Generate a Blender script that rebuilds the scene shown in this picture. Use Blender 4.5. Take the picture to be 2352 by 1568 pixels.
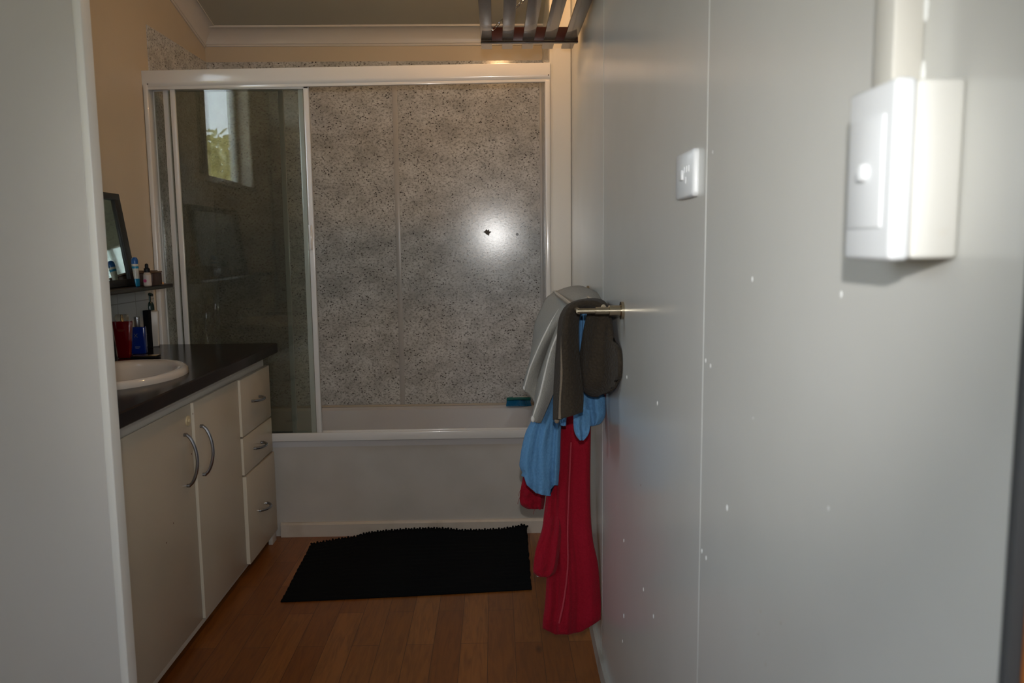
import bpy, bmesh, math, random
from mathutils import Matrix, Vector, noise
PI = math.pi
random.seed(7)
for o in list(bpy.data.objects): bpy.data.objects.remove(o)
sc = bpy.context.scene
COL = sc.collection

# ------------------------------------------------------------------ camera
F, W, H, CZ = 1830.0, 2352.0, 1568.0, 1.25
PITCH, ROLL, YAW = math.atan(219/F), math.radians(-.6), math.atan(-37/F)
ROT = Matrix.Rotation(YAW, 3, 'Z') @ Matrix.Rotation(PI/2-PITCH, 3, 'X') @ Matrix.Rotation(ROLL, 3, 'Z')
cd = bpy.data.cameras.new('camera'); cam = bpy.data.objects.new('camera', cd); COL.objects.link(cam)
cam.matrix_world = Matrix.Translation((0, 0, CZ)) @ ROT.to_4x4()
cd.lens = F/W*36; cd.sensor_width = 36; cd.clip_start = .02
cd.dof.use_dof = True; cd.dof.focus_distance = 3.1; cd.dof.aperture_fstop = 6.5
sc.camera = cam
# ------------------------------------------------------------------ view, world, lights
vs = sc.view_settings
sc.display_settings.display_device = 'sRGB'
vs.view_transform = 'Standard'; vs.look = 'None'; vs.gamma = 1; vs.exposure = 0; vs.use_curve_mapping = False
wd = bpy.data.worlds.new('sky'); sc.world = wd; wd.use_nodes = True
nt = wd.node_tree; nt.nodes.clear()
wo = nt.nodes.new('ShaderNodeOutputWorld'); bg = nt.nodes.new('ShaderNodeBackground')
tc = nt.nodes.new('ShaderNodeTexCoord'); sp = nt.nodes.new('ShaderNodeSeparateXYZ'); cr = nt.nodes.new('ShaderNodeValToRGB')
nt.links.new(tc.outputs['Generated'], sp.inputs[0]); nt.links.new(sp.outputs['Z'], cr.inputs[0])
cr.color_ramp.elements[0].position = 0; cr.color_ramp.elements[0].color = (.93, .955, 1, 1)
cr.color_ramp.elements[1].position = .6; cr.color_ramp.elements[1].color = (.66, .82, 1, 1)
nt.links.new(cr.outputs[0], bg.inputs[0]); bg.inputs[1].default_value = 10.0
nt.links.new(bg.outputs[0], wo.inputs[0])

def lamp(name, kind, loc, energy, color, rot=None, **k):
    d = bpy.data.lights.new(name, kind); d.energy = energy; d.color = color
    o = bpy.data.objects.new(name, d); COL.objects.link(o); o.location = loc
    if rot is not None: o.rotation_euler = rot
    for a, b in k.items(): setattr(d, a, b)
    return o
FP = Vector((0, 0, CZ)) + ROT @ Vector((0.0, .115, .045))
fl = lamp('flash', 'SPOT', FP, 54, (1, .985, .96), spot_size=math.radians(67), spot_blend=1.0, shadow_soft_size=.012)
fl.matrix_world = Matrix.Translation(FP) @ ROT.to_4x4()
lamp('sun', 'SUN', (0, 0, 10), 25.0, (1, .93, .8), rot=(math.radians(38), 0, math.radians(105)), angle=.01)
po = lamp('window_portal', 'AREA', (-1.40, 2.385, 2.0), 1, (1, 1, 1), rot=(0, math.radians(-90), 0), shape='RECTANGLE', size=.8, size_y=.83)
po.data.cycles.is_portal = True
po = lamp('fill_portal_hall', 'AREA', (-1.41, -.55, 1.525), 1, (1, 1, 1), rot=(0, math.radians(-90), 0), shape='RECTANGLE', size=1.05, size_y=1.5)  # portal of the added hall window
po.data.cycles.is_portal = True

po = lamp('fill_portal_rear', 'AREA', (1.425, -2.19, 1.5), 1, (1, 1, 1), rot=(math.radians(90), 0, 0), shape='RECTANGLE', size=1.05, size_y=1.2)  # portal of the added rear window
po.data.cycles.is_portal = True

# ------------------------------------------------------------------ helpers
def ray(px, py): return ROT @ Vector(((px-W/2)/F, -(py-H/2)/F, -1))
def at(px, py, x=None, y=None, z=None):
    d = ray(px, py)
    t = y/d.y if y is not None else (x/d.x if x is not None else (z-CZ)/d.z)
    return Vector((0, 0, CZ)) + d*t

class MB:
    def __init__(s): s.bm = bmesh.new()
    def _merge(s, b, m=None):
        if m: bmesh.ops.transform(b, matrix=m, verts=b.verts)
        me = bpy.data.meshes.new('t'); b.to_mesh(me); b.free(); s.bm.from_mesh(me); bpy.data.meshes.remove(me); return s
    def box(s, a, c, bev=0, seg=2, m=None):
        b = bmesh.new(); bmesh.ops.create_cube(b, size=1)
        for v in b.verts: v.co = Vector([(a[i]+c[i])/2 + v.co[i]*(c[i]-a[i]) for i in range(3)])
        if bev: bmesh.ops.bevel(b, geom=b.edges[:], offset=bev, segments=seg, profile=.5, affect='EDGES')
        return s._merge(b, m)
    def prism(s, pts, axis, a, c, m=None):   # pts in the two other axes
        b = bmesh.new()
        def mk(p, t):
            return {'x': (t, p[0], p[1]), 'y': (p[0], t, p[1]), 'z': (p[0], p[1], t)}[axis]
        A = [b.verts.new(mk(p, a)) for p in pts]; C = [b.verts.new(mk(p, c)) for p in pts]
        n = len(pts)
        for i in range(n): b.faces.new((A[i], A[(i+1) % n], C[(i+1) % n], C[i]))
        b.faces.new(A[::-1]); b.faces.new(C)
        bmesh.ops.recalc_face_normals(b, faces=b.faces[:])
        return s._merge(b, m)
    def tube(s, path, r, n=12, caps=True):
        path = [Vector(p) for p in path]; N = len(path)
        rr = r if isinstance(r, (list, tuple)) else [r]*N
        rings = []; up = None
        for i, p in enumerate(path):
            t = (path[min(i+1, N-1)] - path[max(i-1, 0)]).normalized()
            if up is None:
                up = Vector((0, 0, 1)) if abs(t.z) < .9 else Vector((1, 0, 0))
            a = t.cross(up).normalized(); up = a.cross(t).normalized()
            rings.append([p + (a*math.cos(2*PI*k/n) + up*math.sin(2*PI*k/n))*rr[i] for k in range(n)])
        return s.loft(rings, caps)
    def loft(s, rings, caps=True, closed=True):
        b = bmesh.new()
        V = [[b.verts.new(p) for p in r] for r in rings]
        n = len(rings[0])
        for i in range(len(V)-1):
            for k in range(n if closed else n-1):
                k2 = (k+1) % n
                b.faces.new((V[i][k], V[i][k2], V[i+1][k2], V[i+1][k]))
        if caps and closed:
            b.faces.new(V[0][::-1]); b.faces.new(V[-1])
        bmesh.ops.recalc_face_normals(b, faces=b.faces[:])
        return s._merge(b)
    def lathe(s, prof, c, n=32, sx=1, sy=1, caps=True):
        return s.loft([[Vector((c[0]+r*sx*math.cos(2*PI*k/n), c[1]+r*sy*math.sin(2*PI*k/n), c[2]+z)) for k in range(n)] for r, z in prof], caps)
    def sphere(s, c, r, sub=2, scl=(1, 1, 1)):
        b = bmesh.new(); bmesh.ops.create_icosphere(b, subdivisions=sub, radius=r)
        for v in b.verts: v.co = Vector((v.co[i]*scl[i]+c[i] for i in range(3)))
        return s._merge(b)
    def build(s, name, mat, parent=None, smooth=True, ang=35):
        me = bpy.data.meshes.new(name); s.bm.to_mesh(me); s.bm.free()
        o = bpy.data.objects.new(name, me); COL.objects.link(o)
        if mat: me.materials.append(mat)
        if smooth:
            for p in me.polygons: p.use_smooth = True
            try: me.set_sharp_from_angle(angle=math.radians(ang))
            except Exception: pass
        if parent: o.parent = parent; o.matrix_parent_inverse = parent.matrix_world.inverted()
        return o

def empty(name, loc=(0, 0, 0)):
    o = bpy.data.objects.new(name, None); COL.objects.link(o); o.location = loc; o.empty_display_size = .05
    bpy.context.view_layer.update(); return o
def tag(o, label, cat, group=None):
    o['label'] = label; o['category'] = cat
    if group: o['group'] = group
    return o
def struct(o): o['kind'] = 'structure'; return o
def plabel(o, l): o['label'] = l; return o

# ------------------------------------------------------------------ materials
MC = {}
def mat(name, col, rough=.5, metal=0, spec=.5, bump=None, emis=None, trans=0, coat=0, sheen=0):
    m = bpy.data.materials.new(name); m.use_nodes = True
    b = m.node_tree.nodes['Principled BSDF']
    b.inputs['Base Color'].default_value = (*col, 1); b.inputs['Roughness'].default_value = rough
    b.inputs['Metallic'].default_value = metal; b.inputs['Specular IOR Level'].default_value = spec
    b.inputs['Transmission Weight'].default_value = trans; b.inputs['Coat Weight'].default_value = coat
    b.inputs['Sheen Weight'].default_value = sheen
    if emis: b.inputs['Emission Color'].default_value = (*emis[0], 1); b.inputs['Emission Strength'].default_value = emis[1]
    N, L = m.node_tree.nodes, m.node_tree.links
    if bump:
        sc_, st, dist = bump
        t = N.new('ShaderNodeTexCoord'); n = N.new('ShaderNodeTexNoise'); n.inputs['Scale'].default_value = sc_; n.inputs['Detail'].default_value = 6
        u = N.new('ShaderNodeBump'); u.inputs['Strength'].default_value = st; u.inputs['Distance'].default_value = dist
        L.new(t.outputs['Object'], n.inputs['Vector']); L.new(n.outputs['Fac'], u.inputs['Height']); L.new(u.outputs[0], b.inputs['Normal'])
    return m
def vary(m, c2, scale=3, amt=.5, detail=5, lo=.4, hi=.7, vec=None):
    """mix the base colour towards c2 with a noise (stains, wear)"""
    N, L = m.node_tree.nodes, m.node_tree.links; b = N['Principled BSDF']
    t = N.new('ShaderNodeTexCoord'); mp = N.new('ShaderNodeMapping'); n = N.new('ShaderNodeTexNoise'); r = N.new('ShaderNodeMapRange'); x = N.new('ShaderNodeMix')
    x.data_type = 'RGBA'
    n.inputs['Scale'].default_value = scale; n.inputs['Detail'].default_value = detail
    if vec: mp.inputs['Scale'].default_value = vec
    L.new(t.outputs['Object'], mp.inputs[0]); L.new(mp.outputs[0], n.inputs['Vector']); L.new(n.outputs['Fac'], r.inputs[0])
    r.inputs[1].default_value = lo; r.inputs[2].default_value = hi; r.inputs[4].default_value = amt
    L.new(r.outputs[0], x.inputs['Factor'])
    src = b.inputs['Base Color']
    if src.is_linked:
        L.new(src.links[0].from_socket, x.inputs['A'])
    else: x.inputs['A'].default_value = src.default_value
    x.inputs['B'].default_value = (*c2, 1)
    L.new(x.outputs['Result'], src)
    return m

M = {}
M['wall_r'] = vary(mat('semi_gloss_wall_paint', (.54, .528, .495), .2, spec=.5, bump=(9, .02, .01)), (.49, .475, .435), 2.5, .6)
M['wall_cream'] = vary(mat('cream_wall_paint', (.62, .52, .39), .38, bump=(30, .05, .003)), (.56, .46, .34), 3, .5)
M['wall_shade'] = mat('hall_wall_paint', (.66, .64, .60), .5)
M['partition'] = vary(mat('grey_partition_paint', (.64, .60, .565), .35, bump=(25, .04, .003)), (.60, .56, .525), 2, .5)
M['partition_edge'] = mat('white_edge_paint', (.86, .83, .78), .3, bump=(20, .08, .002))
M['nib'] = mat('nib_paint', (.68, .64, .57), .25, bump=(20, .04, .003))
M['ceiling'] = vary(mat('ceiling_paint', (.44, .43, .37), .6), (.40, .38, .32), 2, .5)
M['cornice'] = mat('cornice_gloss', (.66, .62, .58), .3)
M['alu'] = mat('white_powder_coat', (.74, .71, .68), .16, coat=.3)
M['tub'] = vary(mat('white_enamel', (.60, .58, .58), .15, coat=.3), (.5, .45, .38), 2.2, .4, lo=.5, hi=.8)
M['apron'] = vary(mat('apron_paint', (.56, .51, .46), .4), (.46, .42, .37), 5, .6)
M['skirt'] = vary(mat('skirting_paint', (.60, .52, .44), .4), (.42, .33, .25), 9, .6, lo=.5, hi=.75)
M['cab'] = vary(mat('cream_laminate_door', (.54, .46, .35), .32), (.50, .42, .32), 3, .6)
M['cabedge'] = mat('cream_door_edge', (.72, .63, .50), .4)
M['carcass'] = mat('white_carcass', (.54, .49, .42), .35)
M['dark_top'] = vary(mat('dark_worktop_laminate', (.014, .008, .0065), .17, spec=.07, bump=(60, .02, .001)), (.10, .04, .018), 6, .35, lo=.55, hi=.8, vec=(12, 1.5, 1))
M['shelf'] = mat('dark_shelf', (.022, .014, .011), .3)
M['chrome'] = mat('chrome', (.62, .63, .65), .12, 1)
M['chromed'] = mat('worn_chrome', (.33, .34, .37), .25, 1)
M['brass'] = mat('brushed_nickel', (.50, .44, .33), .22, 1)
M['black'] = mat('black_plastic', (.008, .0085, .009), .45, spec=.2)
M['frame'] = mat('black_frame', (.018, .018, .018), .45)
M['mirror'] = mat('mirror_silver', (.62, .70, .66), .03, 1)
M['porcelain'] = vary(mat('cream_porcelain', (.60, .52, .45), .12, coat=.4), (.5, .38, .28), 6, .35, lo=.55, hi=.75)
M['tile'] = None
M['teal'] = mat('teal_plastic', (.004, .14, .13), .3)
M['bristle'] = mat('blue_bristle', (.004, .16, .34), .5)
M['white'] = mat('white_plastic', (.60, .61, .62), .4, coat=.1)
M['white_warm'] = vary(mat('aged_white_plastic', (.62, .61, .57), .45, coat=.0), (.55, .42, .26), 20, .5, lo=.6, hi=.8)
M['conduit'] = mat('conduit_pvc', (.52, .50, .45), .4)
M['mat'] = mat('black_cotton', (.0045, .005, .006), .9, spec=.1)
M['wood_dark'] = vary(mat('dark_stained_wood', (.045, .026, .018), .26, coat=.3, bump=(80, .1, .002)), (.09, .045, .028), 5, .7, vec=(10, 1, 10))
M['wood_red'] = vary(mat('red_stained_wood', (.10, .018, .008), .35), (.05, .01, .006), 5, .7, vec=(1, 10, 10))
M['wood_orange'] = vary(mat('varnished_timber', (.42, .13, .03), .3), (.25, .06, .015), 5, .8, vec=(10, 10, 1))
M['red_glass'] = mat('red_perfume_glass', (.12, .002, .004), .08, coat=.6)
M['blue_glass'] = mat('blue_perfume_glass', (.004, .02, .16), .08, coat=.6)
M['clear'] = mat('clear_cap', (.75, .70, .6), .05, trans=.9)
M['gold'] = mat('gold', (.70, .45, .16), .25, 1)
M['silver'] = mat('silver_cap', (.45, .45, .47), .3, 1)
M['pump_green'] = mat('dark_green_plastic', (.006, .022, .018), .25)
M['pump_white'] = mat('cream_bottle', (.55, .50, .44), .35)
M['magenta'] = mat('magenta_print', (.16, .01, .13), .4)
M['grey_print'] = mat('grey_print', (.32, .32, .32), .4)
M['dull_print'] = mat('dull_gold_print', (.16, .07, .03), .4)
M['tube_blue'] = mat('tube_blue', (.01, .22, .42), .3)
M['cap_blue'] = mat('cap_blue', (.004, .09, .33), .3)
M['tube_white'] = mat('tube_white', (.55, .54, .5), .3)
M['pink'] = mat('pink_print', (.45, .06, .18), .4)
M['red_p'] = mat('red_plastic', (.35, .006, .03), .3)
M['box_brown'] = mat('brown_box', (.045, .018, .012), .4)
M['skin_tip'] = mat('pale_orange', (.55, .28, .12), .4)
M['rubber'] = mat('dark_seal', (.02, .02, .02), .6)
M['filler'] = mat('white_filler', (.70, .70, .68), .6)
M['crack'] = mat('dark_gap', (.13, .11, .09), .8)
M['rust'] = mat('rust_mark', (.12, .035, .01), .7)
M['faint'] = mat('faint_tan_mark', (.34, .30, .24), .6)
M['silicone'] = mat('silicone', (.50, .48, .46), .3)

# glass of the screen: thin tinted pane (transparent + fresnel gloss)
def pane_mat(name, tint, rough=.0, haze=0):
    m = bpy.data.materials.new(name); m.use_nodes = True; N, L = m.node_tree.nodes, m.node_tree.links; N.clear()
    o = N.new('ShaderNodeOutputMaterial'); t = N.new('ShaderNodeBsdfTransparent'); g = N.new('ShaderNodeBsdfGlossy'); x = N.new('ShaderNodeMixShader'); f = N.new('ShaderNodeFresnel')
    gm = N.new('ShaderNodeNewGeometry'); mr = N.new('ShaderNodeMapRange'); mr.inputs[3].default_value = 1.5; mr.inputs[4].default_value = 1/1.5; L.new(gm.outputs['Backfacing'], mr.inputs[0]); L.new(mr.outputs[0], f.inputs[0]); t.inputs[0].default_value = (*tint, 1); g.inputs['Roughness'].default_value = rough
    mm_ = N.new('ShaderNodeMath'); mm_.operation = 'MULTIPLY'; mm_.inputs[1].default_value = 1.0; mm_.use_clamp = True; L.new(f.outputs[0], mm_.inputs[0]); L.new(mm_.outputs[0], x.inputs[0]); 
    if haze:
        df = N.new('ShaderNodeBsdfDiffuse'); df.inputs[0].default_value = (.75, .78, .74, 1); xh = N.new('ShaderNodeMixShader'); xh.inputs[0].default_value = haze
        L.new(t.outputs[0], xh.inputs[1]); L.new(df.outputs[0], xh.inputs[2]); L.new(xh.outputs[0], x.inputs[1])
    else: L.new(t.outputs[0], x.inputs[1])
    L.new(g.outputs[0], x.inputs[2]); L.new(x.outputs[0], o.inputs[0])
    return m
M['pane'] = pane_mat('tinted_glass', (.865, .885, .86), rough=.008, haze=.015)
M['wpane'] = pane_mat('window_glass', (.95, .97, .97))

def stone_mat():
    m = mat('speckled_laminate', (.3, .28, .24), .16, spec=.45); N, L = m.node_tree.nodes, m.node_tree.links; b = N['Principled BSDF']
    t = N.new('ShaderNodeTexCoord')
    mp = N.new('ShaderNodeMapping'); mp.inputs['Rotation'].default_value = (0, .7, 0); mp.inputs['Scale'].default_value = (1.0, 1.2, 1.35)
    L.new(t.outputs['Object'], mp.inputs[0])
    n1 = N.new('ShaderNodeTexNoise'); n1.inputs['Scale'].default_value = 9; n1.inputs['Detail'].default_value = 7; n1.inputs['Roughness'].default_value = .65
    n2 = N.new('ShaderNodeTexNoise'); n2.inputs['Scale'].default_value = 80; n2.inputs['Detail'].default_value = 4; n2.inputs['Roughness'].default_value = .7
    n3 = N.new('ShaderNodeTexVoronoi'); n3.inputs['Scale'].default_value = 66; n3.inputs['Randomness'].default_value = 1
    n4 = N.new('ShaderNodeTexNoise'); n4.inputs['Scale'].default_value = 30
    for n in (n1, n2, n3, n4): L.new(mp.outputs[0], n.inputs['Vector'])
    r1 = N.new('ShaderNodeValToRGB'); r1.color_ramp.elements[0].position = .35; r1.color_ramp.elements[0].color = (.46, .45, .43, 1)
    r1.color_ramp.elements[1].position = .65; r1.color_ramp.elements[1].color = (.72, .71, .69, 1)
    L.new(n1.outputs['Fac'], r1.inputs[0])
    def mx(a, fac, col, typ='MIX'):
        x = N.new('ShaderNodeMix'); x.data_type = 'RGBA'; x.blend_type = typ
        L.new(a, x.inputs['A']); L.new(fac, x.inputs['Factor']); x.inputs['B'].default_value = (*col, 1); return x.outputs['Result']
    r2 = N.new('ShaderNodeMapRange'); r2.inputs[1].default_value = .49; r2.inputs[2].default_value = .62; r2.inputs[4].default_value = .7; L.new(n2.outputs['Fac'], r2.inputs[0])
    c = mx(r1.outputs[0], r2.outputs[0], (.20, .185, .17))
    r3 = N.new('ShaderNodeMapRange'); r3.inputs[1].default_value = .32; r3.inputs[2].default_value = .18; r3.inputs[3].default_value = 0; r3.inputs[4].default_value = 1; L.new(n3.outputs['Distance'], r3.inputs[0])
    r4 = N.new('ShaderNodeMapRange'); r4.inputs[1].default_value = .46; r4.inputs[2].default_value = .54; L.new(n4.outputs['Fac'], r4.inputs[0])
    mu = N.new('ShaderNodeMath'); mu.operation = 'MULTIPLY'; L.new(r3.outputs[0], mu.inputs[0]); L.new(r4.outputs[0], mu.inputs[1])
    c = mx(c, mu.outputs[0], (.09, .075, .07))
    r5 = N.new('ShaderNodeMapRange'); r5.inputs[1].default_value = .35; r5.inputs[2].default_value = .25; r5.inputs[4].default_value = .5; L.new(n2.outputs['Fac'], r5.inputs[0])
    c = mx(c, r5.outputs[0], (.55, .53, .48))
    L.new(c, b.inputs['Base Color'])
    u = N.new('ShaderNodeBump'); u.inputs['Strength'].default_value = .06; u.inputs['Distance'].default_value = .002
    L.new(n2.outputs['Fac'], u.inputs['Height']); L.new(u.outputs[0], b.inputs['Normal'])
    return m
M['stone'] = stone_mat()

def floor_mat():
    m = mat('wood_look_vinyl', (.3, .12, .03), .33, spec=.4); N, L = m.node_tree.nodes, m.node_tree.links; b = N['Principled BSDF']
    t = N.new('ShaderNodeTexCoord'); mp = N.new('ShaderNodeMapping'); mp.inputs['Rotation'].default_value = (0, 0, PI/2); mp.inputs['Location'].default_value = (.1, .038, 0)
    L.new(t.outputs['Object'], mp.inputs[0])
    br = N.new('ShaderNodeTexBrick'); br.offset = .5; br.offset_frequency = 2; br.squash = 1
    br.inputs['Scale'].default_value = 1; br.inputs['Brick Width'].default_value = .46; br.inputs['Row Height'].default_value = .086; br.inputs['Mortar Size'].default_value = .0009
    br.inputs['Color1'].default_value = (0, 0, 0, 1); br.inputs['Color2'].default_value = (1, 1, 1, 1); br.inputs['Mortar'].default_value = (.5, .5, .5, 1); br.inputs['Bias'].default_value = 0
    L.new(mp.outputs[0], br.inputs['Vector'])
    r = N.new('ShaderNodeValToRGB'); r.color_ramp.elements[0].color = (.23, .072, .013, 1); r.color_ramp.elements[1].color = (.34, .125, .028, 1)
    L.new(br.outputs['Color'], r.inputs[0])
    g = N.new('ShaderNodeTexNoise'); g.inputs['Scale'].default_value = 4; g.inputs['Detail'].default_value = 8; g.inputs['Distortion'].default_value = 1.2
    mg = N.new('ShaderNodeMapping'); mg.inputs['Scale'].default_value = (16, 1.6, 1); L.new(t.outputs['Object'], mg.inputs[0]); L.new(mg.outputs[0], g.inputs['Vector'])
    rg = N.new('ShaderNodeMapRange'); rg.inputs[1].default_value = .4; rg.inputs[2].default_value = .7; rg.inputs[4].default_value = .6; L.new(g.outputs['Fac'], rg.inputs[0])
    x = N.new('ShaderNodeMix'); x.data_type = 'RGBA'; L.new(r.outputs[0], x.inputs['A']); x.inputs['B'].default_value = (.13, .042, .011, 1); L.new(rg.outputs[0], x.inputs['Factor'])
    v = N.new('ShaderNodeTexVoronoi'); v.inputs['Scale'].default_value = 3.1; mv = N.new('ShaderNodeMapping'); mv.inputs['Scale'].default_value = (2, .8, 1)
    L.new(t.outputs['Object'], mv.inputs[0]); L.new(mv.outputs[0], v.inputs['Vector'])
    rv = N.new('ShaderNodeMapRange'); rv.inputs[1].default_value = .09; rv.inputs[2].default_value = .02; rv.inputs[4].default_value = .8; L.new(v.outputs['Distance'], rv.inputs[0])
    x2 = N.new('ShaderNodeMix'); x2.data_type = 'RGBA'; L.new(x.outputs['Result'], x2.inputs['A']); x2.inputs['B'].default_value = (.05, .014, .004, 1); L.new(rv.outputs[0], x2.inputs['Factor'])
    x3 = N.new('ShaderNodeMix'); x3.data_type = 'RGBA'; L.new(x2.outputs['Result'], x3.inputs['A']); x3.inputs['B'].default_value = (.09, .03, .01, 1); L.new(br.outputs['Fac'], x3.inputs['Factor'])
    L.new(x3.outputs['Result'], b.inputs['Base Color'])
    return m
M['floor'] = floor_mat()

def tile_mat():
    m = mat('white_tiles', (.5, .5, .48), .2); N, L = m.node_tree.nodes, m.node_tree.links; b = N['Principled BSDF']
    t = N.new('ShaderNodeTexCoord'); mp = N.new('ShaderNodeMapping'); mp.inputs['Rotation'].default_value = (0, PI/2, PI/2)
    sx = N.new('ShaderNodeSeparateXYZ'); cx = N.new('ShaderNodeCombineXYZ'); L.new(t.outputs['Object'], sx.inputs[0]); L.new(sx.outputs['Y'], cx.inputs['X']); L.new(sx.outputs['Z'], cx.inputs['Y'])
    br = N.new('ShaderNodeTexBrick'); br.offset = 0; br.inputs['Scale'].default_value = 1; br.inputs['Brick Width'].default_value = .15; br.inputs['Row Height'].default_value = .15; br.inputs['Mortar Size'].default_value = .002
    br.inputs['Color1'].default_value = (.42, .42, .40, 1); br.inputs['Color2'].default_value = (.40, .40, .38, 1); br.inputs['Mortar'].default_value = (.25, .24, .22, 1)
    L.new(cx.outputs[0], br.inputs['Vector']); L.new(br.outputs['Color'], b.inputs['Base Color'])
    return m
M['tile'] = tile_mat()

def towel_mat(name, c1, c2, scale, rough=.95, wave=None):
    m = mat(name, c1, rough, spec=.1, sheen=.06); N, L = m.node_tree.nodes, m.node_tree.links; b = N['Principled BSDF']
    t = N.new('ShaderNodeTexCoord'); n = N.new('ShaderNodeTexNoise'); n.inputs['Scale'].default_value = scale; n.inputs['Detail'].default_value = 3
    L.new(t.outputs['Object'], n.inputs['Vector'])
    x = N.new('ShaderNodeMix'); x.data_type = 'RGBA'; x.inputs['A'].default_value = (*c1, 1); x.inputs['B'].default_value = (*c2, 1)
    L.new(n.outputs['Fac'], x.inputs['Factor']); L.new(x.outputs['Result'], b.inputs['Base Color'])
    u = N.new('ShaderNodeBump'); u.inputs['Strength'].default_value = .6; u.inputs['Distance'].default_value = .004
    if wave:
        w = N.new('ShaderNodeTexVoronoi'); w.inputs['Scale'].default_value = wave; L.new(t.outputs['Object'], w.inputs['Vector']); L.new(w.outputs['Distance'], u.inputs['Height'])
    else: L.new(n.outputs['Fac'], u.inputs['Height'])
    L.new(u.outputs[0], b.inputs['Normal'])
    return m
M['t_grey'] = towel_mat('grey_terry', (.25, .24, .215), (.35, .34, .31), 260)
M['t_brown'] = towel_mat('brown_waffle', (.026, .020, .014), (.052, .040, .029), 200, wave=130)
M['t_brown_hem'] = towel_mat('brown_hem', (.16, .125, .09), (.20, .16, .12), 200)
M['t_grey_hem'] = towel_mat('grey_hem', (.62, .60, .56), (.68, .66, .62), 200)
M['t_blue'] = towel_mat('blue_terry', (.075, .20, .38), (.13, .29, .50), 160)
M['t_red'] = towel_mat('red_terry', (.22, .004, .013), (.32, .009, .023), 220)
M['t_red_hem'] = towel_mat('red_hem', (.36, .04, .06), (.42, .05, .07), 220)

# ------------------------------------------------------------------ the room
XL, YS, YB = -1.415, 3.375, 4.10          # left wall, shower screen, far wall
YA = 3.385                                # bath apron face
def xr(y): return .300 if y < 2.21 else .300 + .0195*(y-2.21)
b = MB(); b.box((XL-.12, -2.3, -.05), (2.2, 4.4, 0)); struct(b.build('floor', M['floor']))

# left wall with window hole
WY0, WY1, WZ0, WZ1 = 1.97, 2.80, 1.60, 2.40
b = MB()
b.box((XL-.12, 1.2, 0), (XL, WY0, 3.4)); b.box((XL-.12, WY1, 0), (XL, 4.4, 3.4))
b.box((XL-.12, WY0, 0), (XL, WY1, WZ0)); b.box((XL-.12, WY0, WZ1), (XL, WY1, 3.4))
wl = struct(b.build('wall_left', M['wall_cream'], smooth=False))
b = MB(); b.box((XL, 3.42, .40), (XL+.004, YB, 2.165)); b.build('laminate_panel', M['stone'], wl, smooth=False)
b = MB(); b.box((XL, 1.9, .855), (XL+.005, 3.32, 1.10)); b.build('splashback_tiles', M['tile'], wl, smooth=False)

# far wall and its laminate lining
b = MB(); b.box((-1.6, YB, 0), (.45, YB+.1, 3.0)); wb = struct(b.build('wall_far', M['wall_cream'], smooth=False))
xj = at(914, 500, y=YB).x
for x0, x1 in ((XL+.005, xj-.012), (xj+.012, .247)):
    b = MB(); b.box((x0, YB-.005, .40), (x1, YB, 2.165)); b.build('laminate_panel', M['stone'], wb, smooth=False)
b = MB(); b.box((xj-.0125, YB-.008, .40), (xj+.0125, YB, 2.165), .002); plabel(b.build('joint_strip', M['silicone'], wb), 'grey joint strip between the panels')
b = MB(); b.box((.232, YB-.012, .40), (.246, YB-.004, 2.165), .002); b.build('corner_strip', M['silicone'], wb)
# torn mark in the laminate, plus a reflection painted as a grey spot
def blot(cx, cz, pts, y, name, m, par):
    b = MB(); b.prism([(cx+p[0], cz+p[1]) for p in pts], 'y', y-.0012, y); return b.build(name, m, par, smooth=False)
p = at(1119, 534, y=YB-.005)
star = [(a_*.8, c_*.8) for a_, c_ in [(-.026, .004), (-.012, .012), (-.006, .022), (.002, .014), (.010, .020), (.014, .008), (.028, .006), (.016, -.004), (.010, -.022), (.002, -.014), (-.008, -.010), (-.014, -.002)]]
plabel(blot(p.x, p.z, star, YB-.005, 'torn_mark', M['crack'], wb), 'small dark torn mark')
p = at(1188, 538, y=YB-.005)
blot(p.x, p.z, [(.008*math.cos(a*.8), .008*math.sin(a*.8)) for a in range(8)], YB-.005, 'reflection_spot', mat('reflection_grey', (.16, .15, .15), .3), wb)

# side wall of the alcove and the nib beside the screen
b = MB(); b.box((.248, YS-.02, 0), (.45, YB+.1, 3.0)); b.box((.2335, YS-.02, 0), (.249, YS+.05, 3.0), .0015)
wn = struct(b.build('wall_nib', M['nib'], smooth=False))
b = MB(); b.box((.244, 3.42, .40), (.248, YB, 2.165)); b.build('laminate_panel', M['stone'], wn, smooth=False)
xe = xr(YS-.02)
b = MB(); b.box((xe-.0035, YS-.0215, .9), (xe-.0015, YS-.019, 2.6)); plabel(b.build('corner_gap', M['crack'], wn, smooth=False), 'thin dark gap in the corner')

# right wall: two flat lengths of panelling that meet at a joint
YE = .447
b = MB()
b.prism([(xr(YE), YE), (xr(2.21), 2.21), (xr(YS-.0), YS-.0), (.45, YS), (.45, 2.21), (.345, YE)], 'z', 0, 3.4)
wr = struct(b.build('wall_right', M['wall_r'], smooth=False))
for ys in (1.138, 2.215):
    b = MB(); b.box((xr(ys)-.0004, ys-.0007, .05), (xr(ys)+.001, ys+.0007, 3.3)); plabel(b.build('panel_joint', mat('joint_paint', (.57, .58, .56), .3), wr, smooth=False), 'thin pale vertical joint')
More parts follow.
